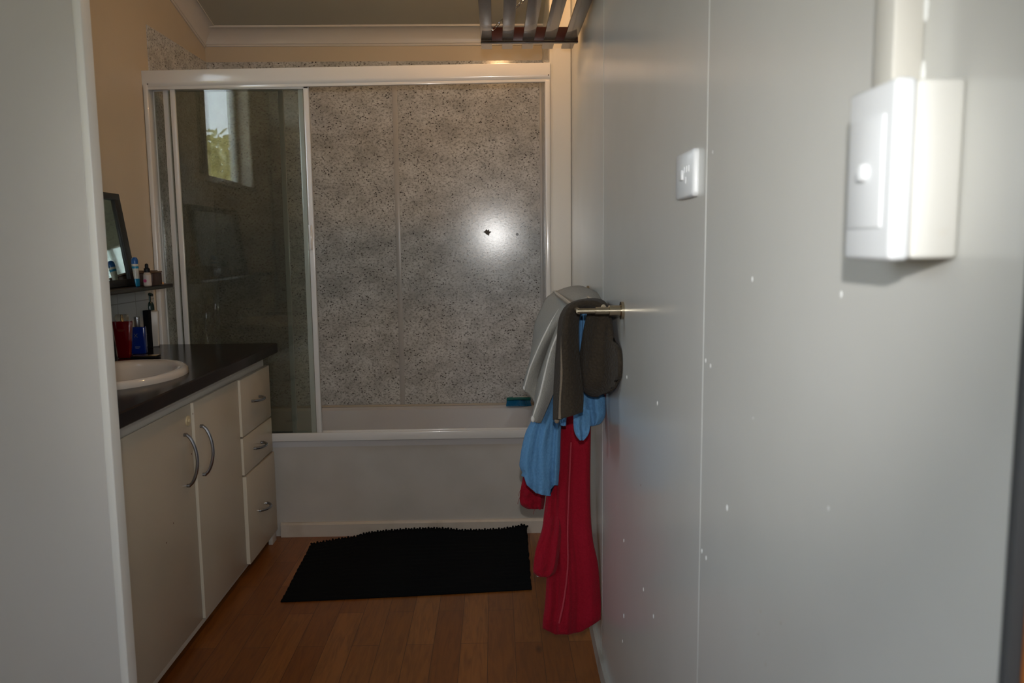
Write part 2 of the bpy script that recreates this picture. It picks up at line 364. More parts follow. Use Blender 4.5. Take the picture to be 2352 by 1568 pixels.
# paint specks and marks seen on the right wall
for px, py, r in ((1932, 676, .0022), (1728, 641, .0022), (1637, 349, .0016), (1621, 828, .0022), (1632, 840, .0022), (1670, 1166, .003), (1612, 1265, .0025), (1622, 1281, .0025),
               (1510, 926, .003), (1478, 1353, .003), (1501, 1415, .003), (1433, 1414, .004), (1433, 1241, .003), (1730, 960, .001), (1430, 1472, .003), (1903, 1167, .0015), (1440, 866, .003)):
    q = at(px, py, x=xr(1)); b = MB(); b.sphere((q.x, q.y, q.z), r, 2, (.35, 1, 1.5)); b.build('filler_speck', M['filler'], wr)
for px, py in ((1472, 1114), (1747, 1403), (1793, 1430), (1742, 1455), (1758, 1525)):
    q = at(px, py, x=xr(1)); b = MB(); b.sphere((q.x, q.y, q.z), .0015, 2, (.3, 1, 1.6)); b.build('rust_speck', M['rust'] if px < 1500 else M['faint'], wr)
# end of the wall at the doorway
b = MB(); b.box((.3005, YE-.006, 0), (.3105, YE+.01, 3.0), .001); struct(plabel(b.build('trim_doorway', mat('grey_end_trim', (.06, .06, .062), .5), smooth=False), 'dark grey end of the wall'))
b = MB(); b.box((.3105, YE-.012, 0), (.40, YE+.03, 3.0), .004); struct(b.build('door_jamb_1', M['wood_orange']))
bpy.data.objects['door_jamb_1'].name = 'door_1'
# walls behind the camera
b = MB()
for a_, c_ in (((XL-.12, -2.3, 0), (.9, -2.2, 3.4)), ((1.95, -2.3, 0), (2.2, -2.2, 3.4)), ((.9, -2.3, 0), (1.95, -2.2, .9)), ((.9, -2.3, 2.1), (1.95, -2.2, 3.4))): b.box(a_, c_)
struct(b.build('wall_rear', M['wall_shade'], smooth=False))
w3 = struct(empty('fill_window_rear', (1.42, -2.25, .9)))  # unseen window, added so daylight brightens the partition face
b = MB(); b.box((.9, -2.29, .9), (.95, -2.25, 2.1)); b.box((1.9, -2.29, .9), (1.95, -2.25, 2.1)); b.box((.9, -2.29, .9), (1.95, -2.25, .95)); b.box((.9, -2.29, 2.05), (1.95, -2.25, 2.1)); b.box((1.4, -2.29, .9), (1.44, -2.25, 2.1))
b.build('window_frame', M['alu'], w3)
b = MB(); b.box((.95, -2.272, .95), (1.9, -2.268, 2.05)); b.build('window_pane', M['wpane'], w3, smooth=False)
b = MB(); b.box((2.1, -2.2, 0), (2.2, .6, 3.4)); b.box((.345, .5, 0), (2.2, .6, 3.4)); struct(b.build('wall_hall_right', M['wall_shade'], smooth=False))
b = MB(); XH0, XH1 = XL-.12, XL
for a_, c_ in (((XH0, -2.2, 0), (XH1, -1.3, 3.4)), ((XH0, .2, 0), (XH1, 1.6, 3.4)), ((XH0, -1.3, 0), (XH1, .2, 1.0)), ((XH0, -1.3, 2.05), (XH1, .2, 3.4))): b.box(a_, c_)
struct(b.build('wall_hall_left', M['wall_shade'], smooth=False))
w2 = struct(empty('fill_window_hall', (XH0+.05, -.3, .95)))  # unseen window, added as daylight fill for the near right wall
b = MB(); f0, f1 = XH0+.01, XH0+.05
b.box((f0, -1.3, 1.0), (f1, -1.25, 2.05)); b.box((f0, .15, 1.0), (f1, .2, 2.05)); b.box((f0, -1.3, 1.0), (f1, .2, 1.05)); b.box((f0, -1.3, 2.0), (f1, .2, 2.05)); b.box((f0, -.57, 1.0), (f1, -.53, 2.05))
b.build('window_frame', M['alu'], w2)
b = MB(); b.box((f0+.018, -1.25, 1.05), (f0+.022, .15, 2.0)); b.build('window_pane', M['wpane'], w2, smooth=False)

# partition beside the camera's left, with a white edge
PX = -.734
b = MB(); b.box((XL+.001, 1.50, 0), (PX-.015, 1.535, 3.4), .001); wp = struct(b.build('wall_partition', M['partition'], smooth=False))
b = MB(); b.box((PX-.0155, 1.499, 0), (PX, 1.536, 3.4), .0022, 3); plabel(b.build('edge_strip', M['partition_edge'], wp), 'white painted edge strip')

# ceiling: raked above the bath, flat beyond
zc, yc, sl = 2.322, 4.02, .27
def zce(y): return zc + (yc-y)*sl if y > 3.0 else zc+1.02*sl
b = MB()
b.prism([(4.2, zce(4.2)), (3.0, zce(3.0)), (-2.3, zce(2)), (-2.3, zce(2)+.1), (3.0, zce(3)+.1), (4.2, zce(4.2)+.1)], 'x', XL-.14, 2.25)
struct(b.build('ceiling', M['ceiling'], smooth=False))
# cornices: a cove profile swept along far wall and up the left wall
def cove(k=.078, n=7):
    pts = [(0, -k*1.0), (.006, -k*1.0), (.006, -k*.88)]
    for i in range(n+1):
        a = PI/2*i/n
        pts.append((.010+(k*.80)*(1-math.cos(a)), -k*.86+(k*.74)*math.sin(a)))
    pts += [(k*.98, -.012), (k*.98, -.004), (k*.98, .02), (0, .02)]
    return pts
b = MB(); c = [(YB-p[0], zce(YB-p[0])*0+zce(YB)+p[1]+p[0]*.10+.016) for p in cove()]; b.prism(c, 'x', XL+.01, .30)
struct(b.build('trim_far_cornice', M['cornice']))
rings = []
for y in (YB-.01, 3.0, 1.6):
    rings.append([Vector((XL+p[0], y, zce(y)+p[1]+.006)) for p in cove()])
b = MB(); b.loft(rings); struct(b.build('trim_left_cornice', M['cornice']))
# ceiling stain
q = at(487, 18, y=3.75)
b = MB(); b.prism([(q.x-.012, 3.74), (q.x, 3.70), (q.x+.014, 3.73), (q.x+.004, 3.77)], 'z', zce(3.735)-.003, zce(3.735)+.002)
struct(b.build('trim_ceiling_mark', mat('brown_mark', (.16, .10, .07), .7), smooth=False))

# skirting
b = MB(); b.prism([(YA-.017, 0), (YA, 0), (YA, .062), (YA-.008, .062), (YA-.017, .054)], 'x', -.948, .248); struct(b.build('baseboard_bath', M['skirt'], smooth=False))
b = MB(); pr = [(.3, YE), (.3, 2.21), (xr(YA-.02), YA-.02), (xr(YA-.02)-.011, YA-.02), (.289, 2.21), (.289, YE)]
b.prism(pr, 'z', 0, .055); struct(b.build('baseboard_right', mat('skirting_grey', (.42, .40, .36), .35), smooth=False))

# window in the left wall
w = struct(empty('window_1', (XL-.06, (WY0+WY1)/2, WZ0)))
fx0, fx1 = XL-.11, XL-.075
b = MB(); t = .035
b.box((fx0, WY0, WZ0), (fx1, WY0+t, WZ1), .003); b.box((fx0, WY1-t, WZ0), (fx1, WY1, WZ1), .003)
b.box((fx0, WY0, WZ0), (fx1, WY1, WZ0+t), .003); b.box((fx0, WY0, WZ1-t), (fx1, WY1, WZ1), .003)
b.box((fx0, 2.46, WZ0), (fx1, 2.49, WZ1), .003)
b.build('window_frame', M['alu'], w)
b = MB(); b.box((XL-.098, 2.48, WZ0+.03), (XL-.090, WY1-.03, WZ1-.03)); plabel(b.build('frosted_sash', mat('frosted_sash', (.10, .12, .11), .6), w, smooth=False), 'dull grey frosted sash')
b = MB(); b.box((XL-.095, WY0+t, WZ0+t), (XL-.092, WY1-t, WZ1-t)); b.build('window_pane', M['wpane'], w, smooth=False)
b = MB(); b.box((XL-.12, WY0-.02, WZ0-.02), (XL+.02, WY1+.02, WZ0+.001), .003); b.build('window_sill', M['alu'], w)
b = MB()
for i in range(3):
    y = WY1-.06-i*.09
    b.box((XL-.135, y, WZ0+.02), (XL-.130, y+.005, WZ1-.02))
for i in range(5): b.box((XL-.135, WY1-.28, WZ0+.1+i*.12), (XL-.131, WY1-.03, WZ0+.105+i*.12))
b.build('security_grille', M['frame'], w)

# outdoors behind the window
b = MB(); b.box((-40, -45, -.5), (-1.7, 30, -.4)); g = struct(b.build('ground', vary(mat('dry_grass', (.30, .24, .10), .9), (.16, .17, .06), 2, .8)))
leaf = mat('olive_leaves', (.62, .56, .28), .6)
for i, (x, y, hh, rr) in enumerate(((-5.7, -10, 3.9, 2.4), (-12.2, -12, 3.2, 2.3), (-13, -3, 1.9, 1.8), (-8.2, -17.5, 5.4, 2.7))):
    t_ = tag(empty('tree', (x, y, -.4)), ['yellow-green bushy tree outside the window, nearest the sash reflected in the glass', 'olive tree outside the window, tallest of the trees', 'olive tree outside at the far end of the yard', 'olive tree outside, farthest back towards the house front'][i], 'tree', 'trees outside the window')
    b = MB(); b.tube([(x, y, -.42), (x+.1, y, hh*.6)], [.16, .09], 8); b.build('trunk', M['box_brown'], t_)
    rnd = random.Random(i); b = bmesh.new()
    for k in range(2600):
        u = Vector((rnd.gauss(0, 1), rnd.gauss(0, 1), rnd.gauss(0, 1))).normalized()*rr*(.55+.5*rnd.random())
        cpos = Vector((x+u.x, y+u.y, hh*.55+u.z*.62)); s_ = .09+.08*rnd.random()
        a = Vector((rnd.gauss(0, 1), rnd.gauss(0, 1), rnd.gauss(0, 1))).normalized(); c_ = a.orthogonal().normalized()*s_*.5; a = a*s_
        vv = [b.verts.new(cpos+v) for v in (-a, c_, a, -c_)]; b.faces.new(vv)
    mb = MB(); mb._merge(b); mb.build('foliage', leaf, t_, smooth=False)

# ------------------------------------------------------------------ bathtub
bt = tag(empty('bathtub', ((XL+.25)/2-.0, 3.7, 0)), 'white built-in bathtub with painted front panel below the sliding screen', 'bathtub')
TZ = .432
x0, x1, y0, y1 = XL+.006, .240, YA-.002, YB-.0125
def rrect(xa, xb, ya, yb, r, z, n=6):
    out = []
    for cx, cy, a0 in ((xb-r, yb-r, 0), (xa+r, yb-r, PI/2), (xa+r, ya+r, PI), (xb-r, ya+r, 3*PI/2)):
        for i in range(n+1):
            a = a0+PI/2*i/n; out.append(Vector((cx+r*math.cos(a), cy+r*math.sin(a), z)))
    return out
b = MB()
b.loft([rrect(x0, x1, y0, y1, .004, TZ-.034), rrect(x0, x1, y0, y1, .006, TZ-.004), rrect(x0+.004, x1-.004, y0+.004, y1-.004, .01, TZ),
        rrect(x0+.06, x1-.05, y0+.062, y1-.035, .09, TZ+.001), rrect(x0+.075, x1-.065, y0+.075, y1-.048, .1, TZ-.012),
        rrect(x0+.13, x1-.12, y0+.10, y1-.07, .12, TZ-.16), rrect(x0+.22, x1-.2, y0+.15, y1-.12, .12, TZ-.33), rrect(x0+.3, x1-.27, y0+.22, y1-.19, .1, TZ-.355)], caps=False)
nb = len(b.bm.verts)
bmesh.ops.contextual_create(b.bm, geom=[v for v in b.bm.verts if v.co.z < TZ-.354])
bmesh.ops.recalc_face_normals(b.bm, faces=b.bm.faces[:])
b.build('tub', M['tub'], bt)
b = MB(); b.box((-.97, YA, .0), (.2335, YA+.018, TZ-.033)); b.box((x0, YA+.001, .0), (-.96, YA+.018, TZ-.033))
b.build('apron_panel', M['apron'], bt, smooth=False)
b = MB(); b.box((x0, YB-.024, TZ-.002), (x1, YB-.0125, TZ+.008), .003); b.build('sealant_bead', mat('yellowed_sealant', (.50, .42, .32), .4), bt)

# scrubbing brush on the far rim of the bath
q = at(1187, 938, y=4.05)
br = tag(empty('scrubbing_brush', (q.x, 4.05, TZ)), 'teal scrubbing brush with blue bristles on the far rim of the bath', 'brush')
L_ = .125; cx = q.x+.01
b = MB(); rings = []
for i in range(13):
    u = i/12; X = cx-L_/2+L_*u; wv = .026*math.sqrt(max(.05, 1-(2*u-1)**4)); zt = TZ+.034+.006*math.sin(PI*u)
    rings.append([Vector((X, 4.045+wv*math.cos(a*PI/6), zt+.009*math.sin(a*PI/6))) for a in range(12)])
b.loft(rings); b.build('handle', M['teal'], br)
b = MB()
for i in range(22):
    for j in range(6):
        X = cx-L_/2+.006+i*(L_-.012)/21; Y = 4.045-.018+j*.0072; dx = (i-10.5)*.0006
        b.tube([(X, Y, TZ+.030), (X+dx, Y, TZ+.001)], [.0022, .0024], 5)
b.build('bristles', M['bristle'], br)
b = MB(); b.box((cx-.03, 4.03, TZ+.046), (cx+.045, 4.05, TZ+.049), .001); plabel(b.build('hand_strip', M['tube_white'], br), 'white strip along the back')

# ------------------------------------------------------------------ shower screen
ss = tag(empty('shower_screen', (-.6, YS, TZ)), 'white framed three-panel sliding shower screen pushed to the left above the bath', 'shower screen')
zt0, zt1 = 1.903, 1.968
def skew(o, dz):   # the head of the frame climbs a little to the right
    for v in o.data.vertices: v.co.z += dz*(v.co.x-XL)/1.65
b = MB()
rr_ = .030
b.prism([(YS+.045, zt0), (YS+.045, zt1), (YS-.024, zt1), (YS-.027, zt1-.001), (YS-.028, zt1-.004)]+[(YS-.028+rr_-rr_*math.cos(a*.1), zt0+rr_*.62-rr_*math.sin(a*.1)) for a in range(0, 7)]+[(YS-.018, zt0)], 'x', XL, .2345)
b.box((XL, YS-.022, zt0-.010), (.2345, YS-.016, zt0+.004), .001)
o = b.build('header_rail', M['alu'], ss); skew(o, .022)
for xa, xb_ in ((XL+.001, XL+.020), (.2135, .2345)):
    b = MB(); b.box((xa, YS-.028, TZ), (xb_, YS+.045, zt0+.018), .005, 3); b.build('jamb', M['alu'], ss)
for px_, py_ in ((339, 184+9), (1260, 172)):
    q = at(px_, py_, y=YS-.028); b = MB(); b.sphere((q.x, q.y, q.z), .0028, 2, (1, .4, 1)); b.build('screw', M['crack'], ss)
b = MB(); b.box((XL+.02, YS-.028, TZ), (.2135, YS+.045, TZ+.010), .002); b.box((XL+.001, YS-.030, TZ), (.2135, YS-.022, TZ+.036), .003)
b.box((XL+.02, YS+.037, TZ), (.2135, YS+.044, TZ+.03), .002)
b.build('bottom_track', M['alu'], ss)
# three doors stacked one behind the other
def X_at(px, py, y): return at(px, py, y=y).x
doors = [(-.008, X_at(408, 400, YS-.008)-.010, X_at(718, 590, YS-.008)+.010), (.012, X_at(392, 400, YS+.012)-.010, X_at(702, 500, YS+.012)+.010), (.032, X_at(357, 400, YS+.032)-.004, X_at(658, 500, YS+.032)+.008)]
for k, (dy, xa, xb_) in enumerate(doors):
    y = YS+dy; zb, ztp = TZ+.012, zt0+.004; sw = .020
    b = MB()
    b.box((xa, y-.007, zb), (xa+sw, y+.007, ztp), .002); b.box((xb_-sw, y-.007, zb), (xb_, y+.007, ztp), .002)
    b.box((xa, y-.007, ztp-.012), (xb_, y+.007, ztp), .002); b.box((xa, y-.007, zb), (xb_, y+.007, zb+.010), .002)
    d = b.build('sliding_door', M['alu'], ss)
    b = MB(); b.box((xa+sw*.6, y-.0015, zb+.005), (xb_-sw*.6, y+.0015, ztp-.008)); b.build('glass_pane', M['pane'], d, smooth=False)
    if k == 0:
        q = at(715, 545, y=y-.007)
        b = MB(); b.box((xb_-.020, y-.012, q.z-.052), (xb_-.008, y-.004, q.z+.052), .002); b.box((xb_-.014, y-.020, q.z-.050), (xb_-.010, y-.010, q.z+.050), .001)
        b.build('door_handle', M['alu'], d)
        b = MB(); b.box((xb_-.001, y-.006, zb), (xb_+.002, y+.006, ztp)); b.build('edge_seal', M['silicone'], d)

# ------------------------------------------------------------------ vanity
CX = -.957                       # door faces
ZT = .857
va = tag(empty('vanity_cabinet', (-1.2, 2.6, 0)), 'cream vanity cabinet with two doors and three drawers against the left wall', 'vanity cabinet')
b = MB()
yv = YA-.042
b.box((XL+.006, 1.72, .075), (CX-.024, 1.738, .816), .001); b.box((XL+.006, yv-.018, .05), (CX-.024, yv, .816), .001)
b.box((XL+.006, 1.73, .075), (XL+.012, yv-.01, .816)); b.box((XL+.008, 1.73, .05), (CX-.024, yv-.01, .093))
b.box((CX-.040, 1.73, .745), (CX-.022, yv-.01, .816)); b.box((CX-.040, 2.85, .09), (CX-.026, 2.90, .74)); b.box((CX-.040, 2.35, .09), (CX-.026, 2.47, .74))
b.build('carcass', M['carcass'], va, smooth=False)
b = MB(); b.box((CX-.024, 1.72, .030), (CX-.016, YA-.044, .046)); b.build('bottom_strip', M['carcass'], va, smooth=False)
def arc_handle(parent, c, length, axis, out=.030, r=.0052, name='handle', m='chromed'):
    """bow handle standing out towards +x"""
    pts = []; n = 16
    for i in range(n+1):
        u = i/n; s_ = (u-.5)*length; o_ = .007+out*math.sin(PI*u)**.62
        pts.append((c[0]+o_, c[1]+(s_ if axis == 'y' else 0), c[2]+(s_ if axis == 'z' else 0)))
    b = MB(); b.tube(pts, r, 10)
    for s_ in (-.5, .5):
        e = (s_*length)*.985
        p0 = (c[0]-.001, c[1]+(e if axis == 'y' else 0), c[2]+(e if axis == 'z' else 0)); p1 = (c[0]+.010, p0[1], p0[2])
        b.tube([p0, p1], .0058, 10)
    return b.build(name, M[m], parent)
def front(name, ya, yb, za, zb, dx=0, mm='cab'):
    b = MB(); b.box((CX-.019, ya, za), (CX+dx, yb, zb), .0022, 2); o = b.build(name, M[mm], va)
    b = MB(); b.box((CX-.018, ya-.0007, za+.002), (CX+dx-.001, ya+.0005, zb-.002)); plabel(b.build('edge_band', M['cabedge'], o, smooth=False), 'paler edge banding'); return o
yd1 = at(444, 930, x=CX-.008).y; yd2 = at(551, 872, x=CX).y
zdt = .766
d1 = front('door', 1.90, yd1-.002, .045, zdt, -.016); d2 = front('door', yd1+.002, yd2-.002, .045, zdt, -.008)
# pale edges where the leaves stand proud
h1 = at(426, 1057, x=CX-.016); h2 = at(463, 1034, x=CX-.008)
arc_handle(d1, (CX-.016, h1.y, h1.z), at(425, 997, x=CX).z-at(432, 1117, x=CX).z, 'z')
arc_handle(d2, (CX-.008, h2.y, h2.z), at(460, 977, x=CX).z-at(466, 1091, x=CX).z, 'z')
q = at(431, 966, x=CX-.016)
b = MB()
for r0, r1, t0 in ((.017, .016, .004), (.0065, .006, .009)):
    b.loft([[Vector((CX-.017+t, q.y+r*math.cos(k*PI/12), q.z+r*math.sin(k*PI/12))) for k in range(24)] for r, t in ((r0, 0), (r0, t0*.6), (r1, t0))])
plabel(b.build('child_lock', mat('yellowed_plastic', (.62, .50, .30), .35), d1), 'round yellowed plastic catch')
zs = [zdt, .543, .395, .045]
ye = YA-.046
for i, (px, py) in enumerate(((597, 914), (602, 1021), (612, 1162))):
    dr = front('drawer', yd2+.001, ye, zs[i+1]+.0025, zs[i]-.0025, .0 if i < 2 else .005)
    q = at(px, py, x=CX+.02)
    arc_handle(dr, (CX+.003, q.y, q.z-.002), .096, 'y', out=.026, r=.0052)
# worn marks on the doors
for px, py, dd in ((411, 1201, d1), (395, 1246, d1), (446, 1042, d2), (449, 950, d2)):
    q = at(px, py, x=CX); b = MB(); b.sphere((CX-(.016 if dd is d1 else .008), q.y, q.z), .0022, 2, (.3, 1, 1.3)); b.build('brown_speck', M['rust'], dd)
# plinth and the little foot block by the bath
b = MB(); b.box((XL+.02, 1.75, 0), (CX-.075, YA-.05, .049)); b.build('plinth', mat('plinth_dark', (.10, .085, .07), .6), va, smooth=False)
b = MB(); b.box((CX-.020, YA-.105, 0), (CX-.002, YA-.045, .055), .002); b.build('foot', M['carcass'], va)

# worktop
wt = MB(); hole = None
b = MB(); FXW = -.918
zz0, zz1 = .816, ZT
SC = (-1.190, 2.475); SA, SB = .208, .272       # basin centre and half sizes (x, y)
bm = bmesh.new()
# slab made as a ring round the basin cut-out
def ring_pts(fx, fy): return [(SC[0]+fx*math.cos(2*PI*k/48), SC[1]+fy*math.sin(2*PI*k/48)) for k in range(48)]
def outer_pts():
    out = []
    for k in range(48):
        a = 2*PI*k/48; c_, s_ = math.cos(a), math.sin(a)
        xa, xb_, ya, yb = XL+.005-SC[0], FXW-SC[0], 1.74-SC[1], YA-.044-SC[1]
        t_ = min([v for v in ((xb_/c_ if c_ > 1e-6 else 9), (xa/c_ if c_ < -1e-6 else 9), (yb/s_ if s_ > 1e-6 else 9), (ya/s_ if s_ < -1e-6 else 9))])
        out.append((SC[0]+t_*c_, SC[1]+t_*s_))
    return out
op = outer_pts()
for cxn, cyn in ((FXW, YA-.044), (FXW, 1.74), (XL+.005, YA-.044), (XL+.005, 1.74)):
    k = min(range(48), key=lambda k: (op[k][0]-cxn)**2+(op[k][1]-cyn)**2); op[k] = (cxn, cyn)
ip = ring_pts(SA*.86, SB*.88)
rings = []
for pts, z, ins in ((ip, zz1, 0), (op, zz1, .004), (op, zz1-.004, 0), (op, zz0+.003, 0), (op, zz0, .003), (ip, zz0, 0), (ip, zz1, 0)):
    r = []
    for (x, y) in pts:
        if ins:
            x = min(max(x, XL+.005), FXW-ins); y = min(y, YA-.044-ins)
        r.append(Vector((x, y, z)))
    rings.append(r)
b.loft(rings, caps=False)
tag(b.build('countertop', M['dark_top'], ang=30), 'dark brown worktop with worn front edge on the vanity cabinet', 'countertop')

# basin
bs = tag(empty('wash_basin', (SC[0], SC[1], ZT)), 'oval cream drop-in wash basin set into the dark worktop', 'sink')
def oval(fx, fy, z, n=64): return [Vector((SC[0]+fx*math.cos(2*PI*k/n), SC[1]+fy*math.sin(2*PI*k/n), z)) for k in range(n)]
b = MB()
R_ = [(1.0, .0), (1.0, .008), (.985, .016), (.955, .021), (.92, .021), (.86, .019), (.82, .014), (.79, .004), (.75, -.02), (.67, -.07), (.52, -.115), (.3, -.135), (.1, -.14)]
b.loft([oval(SA*s_, SB*s_, ZT+z) for s_, z in R_], caps=False)
for s_, z in ((.1, -.14),): b.loft([oval(SA*.1, SB*.1, ZT-.14), oval(SA*.09, SB*.09, ZT-.145)])
b.build('bowl', M['porcelain'], bs, ang=60)
b = MB(); b.lathe([(.022, 0), (.022, .003), (.016, .004)], (SC[0], SC[1], ZT-.139)); b.build('drain', M['chrome'], bs)

# tap
tp = tag(empty('tap', (-1.365, 2.50, ZT)), 'small chrome tap at the back of the basin', 'tap')
b = MB(); b.lathe([(.024, 0), (.022, .006), (.018, .012), (.016, .04), (.018, .045), (.015, .052)], (-1.372, 2.475, ZT+.019)); b.build('base', M['chrome'], tp)
b = MB(); b.tube([(-1.372, 2.475, ZT+.055), (-1.345, 2.475, ZT+.07), (-1.30, 2.475, ZT+.072), (-1.262, 2.475, ZT+.065), (-1.255, 2.475, ZT+.052)], [.011, .011, .010, .009, .009], 14); b.build('spout', M['chrome'], tp)
b = MB(); b.lathe([(.012, .05), (.022, .055), (.023, .07), (.016, .078), (.004, .08)], (-1.372, 2.475, ZT+.019)); b.build('knob', M['chrome'], tp)

# ------------------------------------------------------------------ shelf and mirror
SZ = 1.117; SX = -1.285; SYE = at(404, 650, x=SX).y
b = MB()
out = [(XL+.001, 2.1), (SX, 2.1)] + [(SX-.035+.035*math.cos(a), SYE-.035+.035*math.sin(a)) for a in [PI/2*i/6 for i in range(7)]] + [(XL+.001, SYE)]
b.prism(out, 'z', SZ-.017, SZ); o = b.build('wall_shelf', M['shelf']); tag(o, 'dark narrow shelf with rounded corner on the left wall above the worktop', 'shelf')
mdf = o.modifiers.new('bevel', 'BEVEL'); mdf.width = .004; mdf.segments = 3; mdf.limit_method = 'ANGLE'
# mirror leaning on the wall, foot on the shelf
mr = tag(empty('mirror', (-1.36, 2.7, SZ)), 'black framed mirror leaning on the wall above the dark shelf', 'mirror')
pt = at(271, 447, x=XL+.022); YM = pt.y; zt = pt.z
pb = at(314, 652, y=YM); lean = math.atan2(pb.x-pt.x, zt-SZ)
hgt = (zt-SZ)/math.cos(lean)
Mm = Matrix.Translation((pb.x, 0, SZ+.002)) @ Matrix.Rotation(-lean, 4, 'Y')
fw = .045
b = MB()
b.box((-.014, 2.35, 0), (.004, YM, .026), .002, 2, Mm); b.box((-.014, 2.35, hgt-.024), (.004, YM, hgt), .002, 2, Mm)
b.box((-.014, YM-fw, .024), (.004, YM, hgt-.022), .002, 2, Mm); b.box((-.014, 2.35, .024), (.004, 2.35+fw, hgt-.022), .002, 2, Mm)
b.build('frame', M['frame'], mr)
b = MB(); b.box((-.011, 2.35+fw, .024), (-.004, YM-fw, hgt-.022), 0, 2, Mm); b.build('glass', M['mirror'], mr, smooth=False)

def text_mesh(name, s, size, loc, rot, m, parent, ext=.0003):
    cu = bpy.data.curves.new(name, 'FONT'); cu.body = s; cu.size = size; cu.extrude = ext; cu.align_x = 'CENTER'; cu.align_y = 'CENTER'
    o = bpy.data.objects.new(name, cu); COL.objects.link(o)
    bpy.context.view_layer.update()
    me = bpy.data.meshes.new_from_object(o); bpy.data.objects.remove(o)
    o = bpy.data.objects.new(name, me); COL.objects.link(o); me.materials.append(m)
    o.location = loc; o.rotation_euler = rot
    bpy.context.view_layer.update()
    if parent: o.parent = parent; o.matrix_parent_inverse = parent.matrix_world.inverted()
    return o
def base(px, py, z=ZT): 
    p = at(px, py, z=z); return p

def rbox_ring(cx, cy, hx, hy, z, r, n=4, rot=0):
    out = []
    r = min(r, hx*.99, hy*.99)
    for sx, sy, a0 in ((1, 1, 0), (-1, 1, PI/2), (-1, -1, PI), (1, -1, 3*PI/2)):
        for i in range(n+1):
            a = a0+PI/2*i/n; x, y = sx*(hx-r)+r*math.cos(a), sy*(hy-r)+r*math.sin(a)
            out.append(Vector((cx+x*math.cos(rot)-y*math.sin(rot), cy+x*math.sin(rot)+y*math.cos(rot), z)))
    return out
FROT = math.radians(20)   # bottles turned a little towards the room

# white pump bottle
def at_depth(px, py, y): return at(px, py, y=y)
def pos(px, Y, z0): # point on a level surface under image column px at depth Y
    lo, hi = 300, 1500
    for _ in range(40):
        mid = (lo+hi)/2
        if at(px, mid, y=Y).z > z0: lo = mid
        else: hi = mid
    return at(px, lo, y=Y)
Yp = base(360, 795).y
p = pos(354, Yp, ZT)
pb_ = tag(empty('pump_bottle', p), 'square cream pump bottle with dark green pump on the worktop', 'bottle')
top = at(352, 714, y=Yp).z
b = MB(); b.loft([rbox_ring(p.x, p.y, hx, hy, z, .006, rot=FROT) for hx, hy, z in ((.019, .019, ZT+.001), (.021, .021, ZT+.004), (.0255, .0255, top-.006), (.0235, .0235, top))]); b.build('body', M['pump_white'], pb_)
zc2 = at(342, 712, y=Yp).z; ztt = at(342, 673, y=Yp).z; xq = at(343, 690, y=Yp).x
b = MB()
hh_ = ztt-zc2
b.lathe([(.0175, 0), (.0175, .012), (.0165, .022), (.012, hh_*.46), (.0062, hh_*.5), (.0062, hh_*.84)], (xq, p.y, zc2), 24)
b.loft([[Vector((xq+dx, p.y+w_*math.cos(a*PI/6), zc2+hh_*.90+h_*math.sin(a*PI/6)+dz)) for a in range(12)] for dx, w_, h_, dz in ((-.021, .004, .003, -.004), (-.016, .008, .005, 0), (-.006, .010, .007, .002), (.006, .011, .0075, .002), (.013, .010, .006, -.001))])
b.build('pump', M['pump_green'], pb_)
plabel(bpy.data.objects['pump'], 'dark green pump head')

# black box-shaped bottle behind
Yk = Yp-.05
p = pos(341, Yk, ZT)
kb = tag(empty('toiletry_box', p), 'tall black toiletry box between the blue perfume bottle and the pump bottle', 'box')
top = at(330, 712, y=Yk).z
b = MB(); b.loft([rbox_ring(p.x-.012, p.y, .024, .020, z, .003, rot=.05) for z in (ZT+.001, top)]); b.build('body', mat('matt_black_card', (.006, .006, .007), .7, spec=.06), kb)
q = at(341, 765, y=Yk-.027)
text_mesh('numeral', '2', .016, (p.x+.004, p.y-.0235, at(341, 765, y=Yk-.02).z), (PI/2, 0, FROT), M['grey_print'], kb)
b = MB()
for i in range(4): b.box((p.x-.022, p.y-.030, top-.06-i*.005), (p.x-.006, p.y-.0285, top-.0585-i*.005))
b.build('printed_lines', M['grey_print'], kb, smooth=False)

# blue perfume bottle
Yb = base(322, 812).y
p = pos(321, Yb, ZT)
bb = tag(empty('perfume_bottle', p), 'small blue perfume bottle with silver cap in front of the black box', 'bottle')
zt_ = at(320, 750, y=Yb).z
wpx = (at(337, 780, y=Yb).x-at(304, 780, y=Yb).x)/2
b = MB(); b.loft([rbox_ring(p.x, p.y, wpx*s_, .014*s_, z, .006, rot=.12) for s_, z in ((.92, ZT+.001), (1, ZT+.004), (1, zt_-.006), (.94, zt_))]); b.build('glass_body', M['blue_glass'], bb)
zc0 = zt_; zc1 = at(318, 727, y=Yb).z
b = MB(); b.lathe([(.0100, 0), (.0105, .001), (.0105, (zc1-zc0)*.68), (.0092, (zc1-zc0)*.70), (.0092, (zc1-zc0)*.75), (.0105, (zc1-zc0)*.77), (.0105, zc1-zc0-.001), (.0095, zc1-zc0)], (p.x-.002, p.y, zc0), 24); b.build('cap', M['silver'], bb)
text_mesh('script_mark', 'X', .020, (p.x-.004, p.y-.0148, at(318, 770, y=Yb).z), (PI/2, 0, .12), M['silver'], bb)
b = MB(); zz = at(318, 796, y=Yb).z
b.box((p.x-.011, p.y-.0152, zz), (p.x+.010, p.y-.0142, zz+.0016)); b.box((p.x-.008, p.y-.0152, zz-.005), (p.x+.006, p.y-.0142, zz-.0038)); b.build('printed_lines', M['grey_print'], bb, smooth=False)

